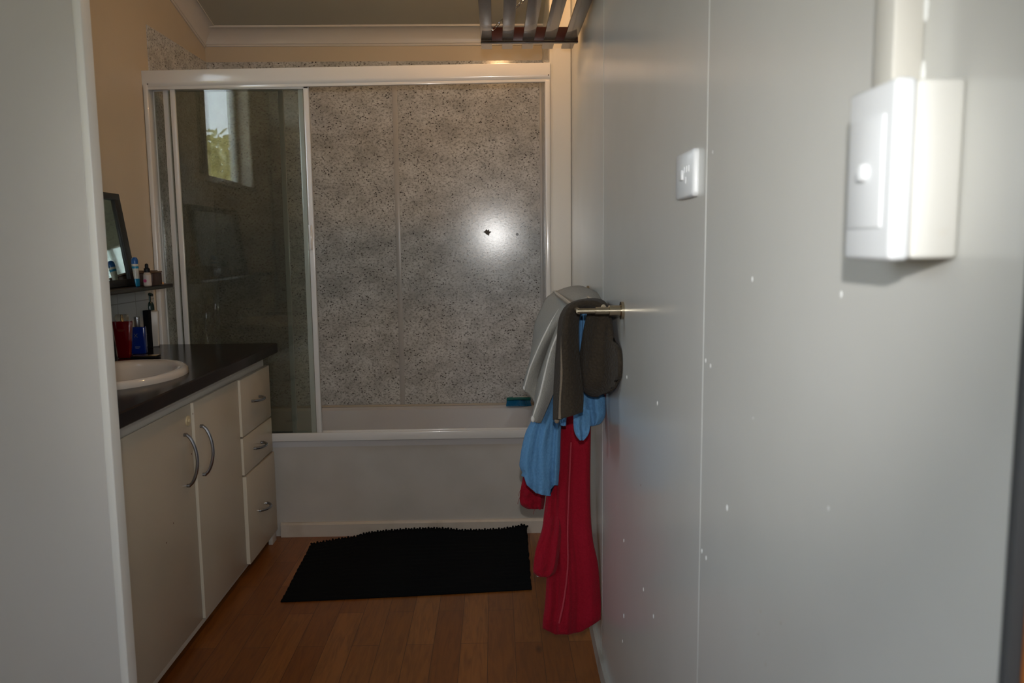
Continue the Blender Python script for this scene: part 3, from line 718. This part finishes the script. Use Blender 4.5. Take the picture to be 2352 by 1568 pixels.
# red perfume bottle
Yr = base(290, 822).y
p = pos(287, Yr, ZT)
rb = tag(empty('perfume_bottle', p), 'red perfume bottle with clear and gold cap beside the basin', 'bottle')
zt_ = at(287, 737, y=Yr).z
hw = (at(306, 750, y=Yr).x-at(265, 750, y=Yr).x)/2
b = MB(); b.loft([rbox_ring(p.x, p.y, hw*s_, .016*s_, z, .005, rot=.1) for s_, z in ((.62, ZT+.001), (.68, ZT+.005), (1, zt_-.003), (.96, zt_))]); b.build('glass_body', M['red_glass'], rb)
b = MB(); b.lathe([(.006, 0), (.006, .012), (.0045, .013), (.0045, .022)], (p.x, p.y, zt_), 16); b.build('gold_nozzle', M['gold'], rb)
b = MB(); b.box((p.x-.020, p.y-.011, zt_+.0008), (p.x+.020, p.y+.011, zt_+.0245), .003); b.build('clear_cap', M['clear'], rb)
zz = at(287, 757, y=Yr).z
b = MB(); b.box((p.x-.013, p.y-.0175, zz), (p.x+.012, p.y-.0165, zz+.0012)); b.box((p.x-.010, p.y-.0172, zz-.004), (p.x+.009, p.y-.0162, zz-.003)); b.build('printed_lines', M['dull_print'], rb, smooth=False)

# black curvy shower-gel bottle, half hidden by the partition
Yx = base(262, 830).y
p = pos(249, Yx, ZT)
lb = tag(empty('shower_gel_bottle', p), 'black shaped bottle with pale letters and magenta flash, half behind the partition edge', 'bottle')
zt_ = at(255, 694, y=Yx).z; hh_ = zt_-ZT
b = MB(); b.loft([rbox_ring(p.x-.004, p.y, hx, .017, ZT+.001+hh_*u, .012, 5) for u, hx in ((0, .030), (.05, .032), (.3, .029), (.5, .022), (.68, .0165), (.82, .0195), (.93, .0215), (.97, .019), (1, .012))]); b.build('body', M['black'], lb)
text_mesh('lettering', 'NX', .0135, (p.x+.003, p.y-.0178, at(254, 766, y=Yx).z), (PI/2, 0, 0), mat('pale_print', (.5, .5, .48), .4), lb)
b = MB(); q = at(262, 790, y=Yx)
b.loft([[Vector((q.x+.0045*math.cos(a*PI/6)*s_, p.y-.0175-t_, q.z+.015*math.sin(a*PI/6)*s_)) for a in range(12)] for s_, t_ in ((1, 0), (.9, .001))]); b.build('magenta_flash', M['magenta'], lb)
b = MB(); q = at(258, 808, y=Yx); b.box((q.x-.006, p.y-.0185, q.z-.004), (q.x+.004, p.y-.0172, q.z+.004)); b.build('printed_label', M['grey_print'], lb, smooth=False)

# flat black case with gold top beside the tap
q0, q1 = base(306, 822), base(361, 822)
cz_ = tag(empty('flat_case', (q0+q1)/2), 'flat black case with gold coloured top lying between basin and bottles', 'case')
xa, xb_, yy = q0.x, q0.x+(q1.x-q0.x), q0.y-.02
b = MB(); b.box((xa, yy, ZT+.0008), (xb_, yy+.045, ZT+.008), .0015); b.build('body', M['black'], cz_)
b = MB(); b.box((xa+.001, yy+.001, ZT+.008), (xb_-.001, yy+.044, ZT+.0095), .0005); b.build('lid', M['gold'], cz_)

# things on the shelf
p = pos(299, 2.94, SZ)
rt = tag(empty('lotion_tube', p), 'red and white tube standing behind the mirror edge on the shelf', 'tube')
zr = at(297, 558, y=3.0).z
p = Vector((-1.3955, 3.0, SZ))
b = MB(); b.lathe([(.011, .001), (.0125, .004), (.0125, (zr-SZ)*.5), (.012, zr-SZ-.012)], p, 20); b.build('body', M['red_p'], rt)
b = MB(); b.lathe([(.0105, zr-SZ-.012), (.0115, zr-SZ-.001), (.010, zr-SZ)], p, 20); b.build('cap', M['tube_white'], rt)

Yt = 2.96
p = pos(317, Yt, SZ)
tt = tag(empty('toothpaste_tube', p), 'blue and white toothpaste tube standing cap up against the mirror frame', 'tube')
zA, zB = at(312, 606, y=Yt).z, at(309, 592, y=Yt).z
off = at(309, 600, y=Yt).x-p.x
def trng(u, hx, hy): return [Vector((p.x+off*u+hx*math.cos(a*PI/8), Yt+hy*math.sin(a*PI/8), SZ+.001+(zA-SZ-.001)*u)) for a in range(16)]
b = MB(); b.loft([trng(0, .004, .016), trng(.15, .006, .016)]); b.loft([trng(.15, .006, .016), trng(.34, .008, .0155)]); b.build('tube_foot', M['tube_blue'], tt)
b = MB(); b.loft([trng(.34, .008, .0155), trng(.8, .011, .013)]); b.loft([trng(.8, .011, .013), trng(1, .0118, .012)]); b.build('tube_body', M['tube_white'], tt)
b = MB(); b.loft([trng(.80, .0116, .0136), trng(.9, .0121, .0131)]); b.build('blue_band', M['tube_blue'], tt)
b = MB(); cx_ = p.x+off; b.lathe([(.0118, 0), (.0122, .010), (.0110, .018), (.0075, .0235), (.002, .025)], (cx_, Yt, zA), 20); b.build('cap', M['cap_blue'], tt)

Yd = 2.95
p = pos(338.5, Yd, SZ)
p.x = at(338.5, 640, y=Yd).x
db = tag(empty('dropper_bottle', p), 'small glass dropper bottle with black teat and pink printed label on the shelf', 'bottle')
zs_ = at(338, 626, y=Yd).z-SZ; zcap = at(338, 617, y=Yd).z-SZ; ztp = at(338, 605, y=Yd).z-SZ
b = MB(); b.lathe([(.0125, .001), (.0138, .003), (.0138, zs_-.006), (.011, zs_-.001), (.0075, zs_+.003)], p, 24); b.build('bottle_glass', mat('milky_glass', (.42, .36, .30), .15), db)
b = MB(); b.lathe([(.0105, zs_+.002), (.0105, zcap+.001), (.008, zcap+.002), (.0062, zcap+.004), (.0062, ztp-.004), (.004, ztp-.001), (.001, ztp)], p, 24); b.build('dropper_cap', M['black'], db)
b = MB(); b.lathe([(.01395, .006), (.01395, zs_-.009)], p, 24, caps=False); b.build('paper_label', mat('pale_label', (.5, .44, .42), .5), db)
b = MB(); b.loft([[Vector((p.x-.003+.006*s_*math.cos(a*PI/8), Yd-.0135-t_, SZ+zs_*.42+.006*s_*math.sin(a*PI/8))) for a in range(16)] for s_, t_ in ((1, 0), (1, .0012))]); b.build('pink_dot', M['pink'], db)

bx = tag(empty('trinket_box', (-1.37, 3.05, SZ)), 'dark brown lidded trinket box at the back of the shelf', 'box')
pl, pr_ = at(318, 640, y=3.04), at(361, 640, y=3.04)
ztb = at(350, 622, y=3.04).z
b = MB(); b.box((XL+.008, 3.0, SZ+.001), (pr_.x, 3.085, ztb-.008), .002); b.build('body', M['box_brown'], bx)
b = MB(); b.box((XL+.006, 2.998, ztb-.0075), (pr_.x+.002, 3.087, ztb-.002), .002); b.box((XL+.02, 3.01, ztb-.003), (pr_.x-.01, 3.075, ztb+.002), .002); b.build('lid', mat('amber_brown', (.10, .045, .015), .3), bx)
pp0 = pos(352, 3.02, SZ); 
pc = tag(empty('makeup_pencil', (-1.3, 3.06, SZ)), 'dark brown make-up pencil with pale tip lying at the end of the shelf', 'pencil')
e0 = at(352, 645, z=SZ+.005); e1 = at(377, 643, z=SZ+.005)
e0 = Vector((-1.372, 2.975, SZ+.0048)); e1 = Vector((at(375, 645, y=3.1).x, 3.1, SZ+.0048)); e1.x = max(e1.x, -1.34)
dv = (e1-e0)
b = MB(); b.tube([e0, e0+dv*.86], .0042, 8); b.build('barrel', mat('brown_lacquer', (.08, .022, .012), .3), pc)
b = MB(); b.tube([e0+dv*.86, e0+dv], [.0042, .0046], 8); b.build('tip', M['skin_tip'], pc)

# ------------------------------------------------------------------ bath mat
nx, ny = 150, 64
b = bmesh.new(); grid = []
cor = [at(645, 1384, z=0), at(1221, 1355, z=0)]
front_l, front_r = cor
back_l = at(708, 1262, z=0); back_r = at(1212, 1236, z=0)
back_y = YA-.024
for i in range(nx+1):
    u = i/nx; col = []
    f_ = front_l.lerp(front_r, u)
    f_.y += -.004*math.sin(u*PI)
    # how high the far edge climbs the skirting, traced from the photo
    prof = [(0, 0), (.12, .004), (.22, .004), (.24, .010), (.32, .018), (.42, .024), (.55, .027), (.62, .024), (.68, .016), (.78, .015), (.88, .018), (.94, .026), (.985, .036), (1, .026)]
    for a, c in zip(prof, prof[1:]):
        if a[0] <= u <= c[0]: hz = a[1]+(c[1]-a[1])*(u-a[0])/(c[0]-a[0]); break
    bl = back_l.lerp(back_r, u); bl.y = back_y if u > .2 else min(back_y, 3.27+.35*u)
    for j in range(ny+1):
        v = j/ny
        p = f_.lerp(bl, v)
        if i == 0 or i == nx:
            pass
        rise = hz*max(0, (v-.80)/.20)**1.4
        rip = .0016*math.sin(v*ny*PI*.5*1.0)
        bumpz = .006*max(0, noise.noise(Vector((p.x*5, p.y*6, 3.1))))*math.sin(PI*u)*math.sin(PI*min(1, v*1.2)) if v < .85 else 0
        edge = .0016*math.sin(i*1.9) if j == ny else 0
        xo = .004*noise.noise(Vector((p.y*20, i//nx, 1)))+(.0012*math.sin(v*ny*.9) if i in (0, nx) else 0)
        col.append(b.verts.new((p.x+xo, p.y, .006+rip+rise+bumpz+edge*1.3)))
    grid.append(col)
for i in range(nx):
    for j in range(ny): b.faces.new((grid[i][j], grid[i+1][j], grid[i+1][j+1], grid[i][j+1]))
mb = MB(); mb._merge(b)
for i in range(0, nx+1):   # looped bobbles of the far edge
    if i % 2 == 0:
        v = grid[i][-1] if False else None
o = mb.build('bath_mat', M['mat'], ang=80); tag(o, 'black ribbed cotton bath mat on the floor, its far edge riding up the skirting', 'mat')
md = o.modifiers.new('thick', 'SOLIDIFY'); md.thickness = .005; md.offset = -1
# bobbles along the far edge as part of the mat
bb_ = MB()
vs_ = [v.co.copy() for v in o.data.vertices]
for i in range(0, nx+1):
    q = vs_[i*(ny+1)+ny]
    if i % 2 == 0: bb_.sphere((q.x, q.y-.001, q.z+.001), .0052, 1)
ob = bb_.build('edge_bobbles', M['mat'], o)

# small white scrap beside the mat
q = at(1235, 1322, z=0); b = MB(); b.box((q.x-.004, q.y-.01, 0), (q.x+.012, q.y+.008, .0015), 0); tag(b.build('paper_scrap', M['filler'], smooth=False), 'tiny white scrap on the floor beside the mat', 'paper')

# ------------------------------------------------------------------ towel rail and towels
RY0, RY1 = at(1432, 715, x=.30).y, 2.62
RZ = at(1436, 715, x=.30).z
tr = tag(empty('towel_rail', (.3, 2.2, RZ)), 'brushed metal towel rail on the right wall under the hanging towels', 'towel rail')
BX = .195
def disc(b, x0, x1, y, z, r, n=24): b.tube([(x0, y, z), (x1, y, z)], r, n)
for yy in (RY0, RY1):
    b = MB(); xw = xr(yy)
    disc(b, xw-.007, xw, yy, RZ, .021); disc(b, xw-.034, xw-.007, yy, RZ, .0125); disc(b, xw-.066, xw-.034, yy, RZ, .0085); disc(b, BX-.004, xw-.066, yy, RZ, .0062)
    b.build('bracket', M['brass'], tr)
b = MB(); b.tube([(BX, RY0-.002, RZ), (BX, RY1+.01, RZ)], .0065, 14); b.build('bar', M['brass'], tr)
b = MB(); b.tube([(BX+.066, RY0+.06, RZ+.004), (BX+.066, RY1+.01, RZ+.004)], .0065, 14); b.build('bar', M['brass'], tr)

def lerp_rows(rows, n):
    """Catmull-Rom through rows of numbers, n samples"""
    out = []; m_ = len(rows)-1
    for i in range(n+1):
        t_ = i/n*m_; k = min(int(t_), m_-1); f_ = t_-k
        P = [rows[max(k-1, 0)], rows[k], rows[k+1], rows[min(k+2, m_)]]
        out.append([.5*(2*b_+(c_-a_)*f_+(2*a_-5*b_+4*c_-d_)*f_*f_+(3*b_-a_-3*c_+d_)*f_**3) for a_, b_, c_, d_ in zip(*P)])
    return out
def hang(mb, rows, thick, folds, amp=.012, n=46, m_=40, seed=1, bot=None):
    """a hanging length of folded cloth. rows = (image y, left, right, distance); folds = (position, depth) ridges across"""
    R = lerp_rows(rows, n); rings = []
    for j, (py, L, Rr, Y) in enumerate(R):
        v = j/n; front_, back_ = [], []
        for i in range(m_+1):
            u = i/m_
            e = math.sqrt(max(0.0, 1-abs(2*u-1)**3.2))
            fo = 0
            for a, c in zip(folds, folds[1:]):
                if a[0] <= u <= c[0]+1e-9:
                    s_ = (u-a[0])/(c[0]-a[0]); s_ = s_*s_*(3-2*s_); fo = a[1]+(c[1]-a[1])*s_; break
            nz = noise.noise(Vector((u*5+seed, v*6, seed*3.3)))*.006 + noise.noise(Vector((u*16+seed, v*22, seed)))*.0018
            px = L+(Rr-L)*u
            pyy = py
            if bot:
                for a, c in zip(bot, bot[1:]):
                    if a[0] <= u <= c[0]+1e-9: pyy = py+(a[1]+(c[1]-a[1])*(u-a[0])/max(1e-6, c[0]-a[0]))*v**5; break
            yc = Y+fo*amp*(.55+.45*v)+nz
            front_.append(at(px, pyy+2.2*noise.noise(Vector((u*7, seed, 0)))*(v > .93), y=yc-thick/2*e)); back_.append(at(px, pyy, y=yc+thick/2*e+.0005))
        rings.append(front_+back_[::-1])
    mb.loft(rings)
    return R
def edge_hem(R, uf, folds, Y_off, r, name, m, parent, amp=.012, lo=0, hi=1):
    pts = []
    n = len(R)-1
    for j in range(int(lo*n), int(hi*n)+1, 2):
        py, L, Rr, Y = R[j]; u = uf(py)
        fo = 0
        for a, c in zip(folds, folds[1:]):
            if a[0] <= u <= c[0]+1e-9: s_ = (u-a[0])/(c[0]-a[0]); s_ = s_*s_*(3-2*s_); fo = a[1]+(c[1]-a[1])*s_; break
        pts.append(at(L+(Rr-L)*u, py, y=Y+fo*amp*(.55+.45*j/n)+Y_off))
    b = MB(); b.tube(pts, r, 7); return b.build(name, m, parent)
def surf(name, m, parent, cols, thick=.007, nu=40, nv=60, seed=1, cloth=.004):
    """lofted cloth: cols = list of lists (px, py, y), all the same length"""
    K = [lerp_rows(c, nv) for c in cols]
    G = []
    for j in range(nv+1):
        G.append(lerp_rows([K[i][j] for i in range(len(cols))], nu))
    b = bmesh.new(); V = []
    for j in range(nv+1):
        r = []
        for i in range(nu+1):
            px, py, Y = G[j][i]
            q = at(px, py, y=Y+cloth*noise.noise(Vector((i*.12+seed, j*.09, seed))))
            r.append(b.verts.new(q))
        V.append(r)
    for j in range(nv):
        for i in range(nu): b.faces.new((V[j][i], V[j][i+1], V[j+1][i+1], V[j+1][i]))
    bmesh.ops.recalc_face_normals(b, faces=b.faces[:])
    mb = MB(); mb._merge(b); o = mb.build(name, m, parent, ang=80)
    md = o.modifiers.new('thick', 'SOLIDIFY'); md.thickness = thick; md.offset = 0
    return o, [lerp_rows(c, nv) for c in cols]
def cord(name, rows, r, m, parent):
    b = MB(); b.tube([at(px, py, y=Y) for px, py, Y in rows], r, 7); return b.build(name, m, parent)

# red towel
rt_ = tag(empty('towel', (BX, 2.35, RZ)), 'long red towel hanging from the rail almost to the floor', 'towel', 'towels on the rail')
mb = MB()
fo = [(0, 0), (.08, -.5), (.2, .8), (.30, -.6), (.42, -.9), (.50, .2), (.60, .9), (.70, .2), (.85, -.3), (1, .5)]
R1 = hang(mb, [(735, 1286, 1352, 2.40), (900, 1283, 1357, 2.38), (1000, 1268, 1357, 2.36), (1100, 1260, 1356, 2.34), (1180, 1254, 1357, 2.30), (1240, 1255, 1362, 2.27), (1300, 1256, 1374, 2.25), (1380, 1252, 1380, 2.22), (1420, 1247, 1380, 2.20), (1440, 1246, 1380, 2.20)], .022, fo, .0105, seed=2, bot=[(0, 3), (.22, 16), (.45, 17), (.68, 9), (.85, -4), (1, -18)])
# shorter layer on its near left side
fo2 = [(0, 0), (.3, -.8), (.6, .2), (.85, -.9), (1, .6)]
hang(mb, [(1060, 1264, 1290, 2.37), (1113, 1258, 1291, 2.355), (1174, 1250, 1290, 2.31), (1213, 1245, 1290, 2.265), (1259, 1231, 1286, 2.24), (1300, 1225, 1280, 2.225), (1316, 1226, 1274, 2.22), (1325, 1240, 1262, 2.22)], .014, fo2, .010, seed=3)
# short end hanging further along the rail
hang(mb, [(1060, 1206, 1262, 2.50), (1100, 1200, 1256, 2.50), (1135, 1194, 1253, 2.50), (1158, 1196, 1250, 2.50), (1169, 1212, 1248, 2.50)], .02, fo2, .01, seed=4)
# over the rail
hang(mb, [(690, 1285, 1345, 2.44), (715, 1280, 1350, 2.42), (800, 1283, 1354, 2.40)], .03, [(0, 0), (1, 0)], .0, seed=5)
mb.build('cloth', M['t_red'], rt_, ang=80)
edge_hem(R1, lambda p_: .50 if p_ < 1160 else .50-.235*((p_-1160)/290)**1.3, fo, -.0125, .0024, 'hem', M['t_red_hem'], rt_, .0105, .25, .97)
# loose threads
for px, py in ((1192, 1130), (1190, 1148), (1226, 1172)):
    cord('thread', [(px+6, py-10, 2.49), (px+1, py, 2.48), (px-1, py+9, 2.48)], .0006, M['t_red'], rt_)

# blue towel
bt_ = tag(empty('towel', (BX, 2.3, RZ)), 'blue towel folded over the rail between the grey and red towels', 'towel', 'towels on the rail')
mb = MB()
fob = [(0, .4), (.15, -.5), (.35, .5), (.55, -.7), (.72, .2), (.82, .9), (.9, -.3), (1, .2)]
hang(mb, [(700, 1285, 1300, 2.47), (800, 1274, 1298, 2.44), (900, 1255, 1294, 2.37), (960, 1224, 1290, 2.32), (1000, 1205, 1288, 2.30), (1066, 1193, 1286, 2.29), (1090, 1199, 1284, 2.29), (1105, 1197, 1283, 2.29), (1113, 1198, 1282, 2.29)], .03, fob, .014, seed=6, bot=[(0, -26), (.08, -20), (.13, 0), (.4, 19), (.68, 26), (.8, 24), (.82, 1), (1, 1)])
hang(mb, [(700, 1318, 1352, 2.20), (740, 1318, 1350, 2.17), (830, 1316, 1350, 2.17), (900, 1318, 1386, 2.16), (930, 1322, 1391, 2.15), (955, 1330, 1390, 2.14), (972, 1345, 1380, 2.14), (978, 1352, 1366, 2.14)], .03, [(0, .2), (.25, -.8), (.5, .8), (.7, -.7), (1, .3)], .010, seed=8)
hang(mb, [(940, 1318, 1356, 2.13), (960, 1317, 1356, 2.12), (985, 1318, 1355, 2.12), (1000, 1323, 1350, 2.12), (1011, 1331, 1341, 2.12)], .02, [(0, 0), (.3, -.8), (.6, .9), (1, -.3)], .009, n=20, seed=9)
hang(mb, [(950, 1286, 1302, 2.16), (965, 1286, 1301, 2.16), (978, 1289, 1300, 2.16)], .012, [(0, 0), (1, 0)], 0, n=10, seed=10)
hang(mb, [(668, 1300, 1352, 2.55), (690, 1285, 1372, 2.45), (720, 1278, 1380, 2.40), (760, 1280, 1378, 2.40)], .03, [(0, 0), (.5, -.3), (1, 0)], .01, n=14, seed=11)
mb.build('cloth', M['t_blue'], bt_, ang=80)

# grey towel
gt = tag(empty('towel', (BX, 2.4, RZ)), 'light grey towel draped over the rail, outermost on the left', 'towel', 'towels on the rail')
C0 = [(1402, 800, 2.40), (1398, 730, 2.45), (1352, 668, 2.54), (1313, 660, 2.56), (1262, 681, 2.56), (1244, 712, 2.56), (1231, 745, 2.55), (1225, 790, 2.55), (1216, 845, 2.54), (1203, 888, 2.54)]
C1 = [(1404, 802, 2.30), (1400, 735, 2.32), (1378, 681, 2.36), (1345, 672, 2.37), (1300, 693, 2.36), (1272, 730, 2.36), (1248, 775, 2.36), (1230, 815, 2.37), (1216, 850, 2.38), (1204, 894, 2.40)]
C2 = [(1402, 800, 2.24), (1399, 738, 2.26), (1386, 694, 2.27), (1350, 681, 2.28), (1310, 700, 2.29), (1284, 745, 2.34), (1262, 795, 2.38), (1246, 840, 2.39), (1236, 880, 2.39), (1230, 926, 2.39)]
C3 = [(1400, 796, 2.20), (1397, 740, 2.22), (1390, 702, 2.22), (1352, 686, 2.22), (1315, 704, 2.22), (1288, 752, 2.24), (1266, 805, 2.26), (1252, 858, 2.26), (1240, 908, 2.26), (1223, 964, 2.26)]
C4 = [(1398, 790, 2.24), (1396, 742, 2.25), (1391, 706, 2.25), (1354, 692, 2.25), (1322, 710, 2.26), (1300, 748, 2.27), (1292, 800, 2.28), (1287, 848, 2.28), (1268, 905, 2.28), (1240, 970, 2.28)]
surf('cloth', M['t_grey'], gt, [C0, C1, C2, C3, C4], .009, seed=3)
cord('hem', [(p_[0], p_[1], p_[2]-.006) for p_ in lerp_rows(C3, 40)[21:]], .0030, M['t_grey_hem'], gt)
cord('hem', [(p_[0], p_[1], p_[2]-.008) for p_ in lerp_rows(C1, 40)[20:]], .0026, M['t_grey_hem'], gt)
b = MB(); q = at(1224, 962, y=2.25); b.sphere(q, .008, 2, (.7, .7, 1.3)); plabel(b.build('hem_knot', M['t_grey_hem'], gt), 'pale bunched hem corner')
b = MB(); q = at(1204, 891, y=2.38); b.sphere(q, .0055, 2, (.7, .7, 1.3)); plabel(b.build('hem_knot', M['t_grey_hem'], gt), 'pale bunched hem corner')

# brown towel
bw = tag(empty('towel', (BX, 2.0, RZ)), 'dark brown waffle towel draped over the near end of the rail', 'towel', 'towels on the rail')
B0 = [(1332, 880, 2.06), (1326, 868, 2.03), (1335, 815, 2.02), (1344, 760, 2.0), (1352, 722, 1.98), (1352, 706, 1.97), (1334, 708, 1.97), (1326, 730, 1.98), (1325, 790, 1.99), (1332, 860, 1.99), (1336, 905, 1.98), (1334, 946, 1.97)]
B1 = [(1352, 903, 2.04), (1352, 880, 1.99), (1360, 825, 1.97), (1370, 765, 1.95), (1378, 720, 1.94), (1366, 698, 1.93), (1325, 700, 1.93), (1308, 725, 1.94), (1306, 790, 1.95), (1308, 860, 1.95), (1308, 910, 1.94), (1310, 955, 1.93)]
B2 = [(1378, 907, 2.03), (1386, 880, 1.97), (1390, 830, 1.95), (1392, 765, 1.94), (1393, 722, 1.94), (1372, 695, 1.94), (1322, 697, 1.95), (1298, 725, 1.95), (1292, 790, 1.955), (1291, 860, 1.955), (1288, 915, 1.95), (1286, 962, 1.94)]
B3 = [(1400, 897, 1.93), (1412, 876, 1.91), (1412, 820, 1.90), (1403, 768, 1.92), (1398, 726, 1.96), (1378, 694, 2.02), (1318, 697, 2.06), (1291, 726, 2.05), (1283, 790, 2.05), (1278, 865, 2.04), (1276, 915, 2.02), (1275, 964, 2.0)]
B4 = [(1415, 880, 1.90), (1425, 856, 1.865), (1423, 808, 1.87), (1406, 770, 1.93), (1399, 728, 2.02), (1380, 692, 2.12), (1320, 696, 2.14), (1292, 728, 2.14), (1286, 790, 2.13), (1282, 865, 2.12), (1281, 915, 2.10), (1284, 960, 2.08)]
surf('cloth', M['t_brown'], bw, [B0, B1, B2, B3, B4], .012, seed=5, nu=44, nv=70)
cord('hem', [(p_[0], p_[1], p_[2]-.008) for p_ in lerp_rows([tuple(q) for q in B2], 40)[20:]], .0042, M['t_brown_hem'], bw)
b = MB(); q = at(1279, 965, y=1.97); b.sphere(q, .0075, 2, (.9, .7, 1.1)); plabel(b.build('hem_knot', M['t_brown_hem'], bw), 'bunched hem corner')

# ------------------------------------------------------------------ slatted rack overhead
KY, KZ = 2.93, at(1215, 95, y=2.93).z
rk = tag(empty('hanging_rack', (.13, 2.6, KZ)), 'dark stained slatted timber rack hung by chains high on the right wall', 'rack')
xa, xb_ = at(1104, 95, y=KY).x, at(1328, 92, y=KY).x
KN = 1.9
for px0, px1 in ((1105, 1130), (1153, 1178), (1199, 1225), (1246, 1272), (1292, 1319)):
    s0, s1 = at(px0, 104, y=KY+.06).x, at(px1, 104, y=KY+.06).x
    b = MB(); b.box((s0, KN, KZ+.002), (s1, KY+.12, KZ+.012), .0015); b.build('slat', M['wood_dark'], rk)
b = MB(); b.box((xa, KY, KZ-.004), (xb_, KY+.020, KZ+.0018), .001); b.build('batten', M['wood_dark'], rk)
b = MB(); b.box((xa+.002, KY+.001, KZ+.002), (xb_, KY+.020, KZ+.050), .002); b.build('end_rail', M['wood_red'], rk)
b = MB(); b.box((xa+.002, KN, KZ+.014), (xb_, KN+.02, KZ+.064), .002); b.build('end_rail', M['wood_red'], rk)
b = MB(); b.box((xb_-.024, KN, KZ+.010), (xb_-.002, KY+.006, KZ+.052), .002); plabel(b.build('side_rail', M['wood_dark'], rk), 'timber side rail along the wall')
# chains from the outer corners to the wall
def chain(p0, p1):
    b = MB(); d = p1-p0; L = d.length; n = int(L/.0165); d.normalize(); s1 = d.orthogonal().normalized(); s2 = d.cross(s1)
    for i in range(n):
        c = p0+d*(L*(i+.5)/n); s_ = s1 if i % 2 else s2
        pts = [c+d*(.0125*math.cos(a*PI/8))+s_*(.0052*math.sin(a*PI/8)) for a in range(17)]
        b.tube(pts, .0014, 6, caps=False)
    return b.build('chain', M['chromed'], rk)
cp = at(1132, 68, y=KY-.005); cq = at(1203, 0, y=KY-.005)
tt_ = (xr(KY)-cp.x)/(cq.x-cp.x)
chain(cp, cp+(cq-cp)*tt_*.985)
cp2 = Vector((cp.x, KN+.01, cp.z)); chain(cp2, Vector((xr(KN)-.002, KN+.01, cp.z+.33)))

# ceiling light above the rack
LP = Vector((.04, 2.99, 2.385))
cl = tag(empty('ceiling_light', LP), 'warm bare bulb hanging from the ceiling above the timber rack', 'light')
b = MB(); b.sphere(LP, .032, 3, (1, 1, 1.1)); b.build('bulb', mat('warm_bulb', (1, .8, .5), .4, emis=((1, .56, .24), 190)), cl)
b = MB(); b.lathe([(.022, .03), (.024, .05), (.018, .085), (.004, .09)], LP, 20); b.tube([LP+Vector((0, 0, .08)), Vector((LP.x, LP.y, zce(LP.y)))], .004, 8); b.build('lamp_holder', M['white'], cl)

# ------------------------------------------------------------------ switches on the right wall
# large surface-mounted box
sx = .300
yn = at(2200, 590, x=sx).y
zb_, ztb_ = at(2200, 597, x=sx).z, at(2205, 180, x=sx).z
xo = at(2040, 585, y=yn).x; yf = at(1938, 575, x=xo).y
sw = tag(empty('switch_box', (sx, yn, zb_)), 'large white surface-mounted box with a round push button, nearest on the right wall', 'switch')
xm = xo+(sx-xo)*.32
b = MB(); b.box((xm, yn, zb_+.001), (sx, yf-.001, ztb_-.001), .003, 3); b.build('mounting_block', M['white_warm'], sw)
b = MB(); b.box((xo, yn-.0005, zb_), (xm-.0004, yf, ztb_), .0035, 3); b.build('face_plate', M['white'], sw)
zp0, zp1 = at(2030, 522, x=xo).z, at(2030, 262, x=xo).z; yp = at(2029, 400, x=xo).y
b = MB(); b.box((xo-.0016, yp, zp0), (xo+.001, yf-.006, zp1), .0008, 2); b.build('cover_insert', M['white'], sw)
q = at(1985, 397, x=xo-.002)
b = MB(); b.loft([[Vector((xo-.001-t_, q.y+r*math.cos(k*PI/12), q.z+r*math.sin(k*PI/12))) for k in range(24)] for r, t_ in ((.0062, 0), (.0062, .003), (.0054, .0048), (.002, .0056))]); b.build('push_button', M['white'], sw)
# conduit above
yc0 = at(2122, 120, x=sx).y; xc = at(2051, 120, y=yc0).x; yc1 = at(2006, 120, x=xc).y
b = MB(); b.box((xc, yc0, ztb_-.002), (sx, yc1, 2.62), .0018, 2); o = b.build('conduit', M['conduit']); tag(o, 'cream square cable duct running up the wall above the large switch box', 'cable duct')
b = MB()
for zz_, r_ in ((.012, .0042), (.017, .003), (.052, .0036), (.058, .0042), (.12, .004)): b.sphere((sx, yc0-.0005, ztb_+zz_), r_, 2, (.45, .7, 1.5))
b.build('caulk_bead', M['filler'], o)
# small double switch plate
yn2 = at(1605, 395, x=sx).y; zz0_, zz1_ = at(1605, 450, x=sx).z, at(1605, 338, x=sx).z
xo2 = at(1591, 395, y=yn2).x; yf2 = at(1552, 395, x=xo2).y
s2 = tag(empty('light_switch', (sx, yn2, zz0_)), 'small white light switch plate further along the right wall', 'switch')
b = MB(); b.loft([[Vector((x, v.x, v.y)) for v in [Vector((p.x, p.y, 0)) for p in rrect(yn2+i_, yf2-i_, zz0_+i_, zz1_-i_, .008, 0)]] for x, i_ in ((sx, 0), (sx-.006, 0), (xo2, .0025))]); b.build('plate', M['white'], s2, ang=50)
zm = (zz0_+zz1_)/2
q = at(1567, 398, x=xo2); 
b = MB(); b.box((xo2-.004, q.y-.010, zm-.008), (xo2+.001, q.y+.006, zm+.008), .002, 3); b.build('rocker', M['white'], s2)
b = MB()
for k in range(3): b.box((xo2-.0012, yn2+.022+k*.014, zm+.002), (xo2+.0005, yn2+.0235+k*.014, zm+.012), .0004)
b.box((xo2-.0012, yn2+.040, zm-.014), (xo2+.0005, yn2+.0415, zm-.004), .0004)
b.build('raised_marks', M['white'], s2)
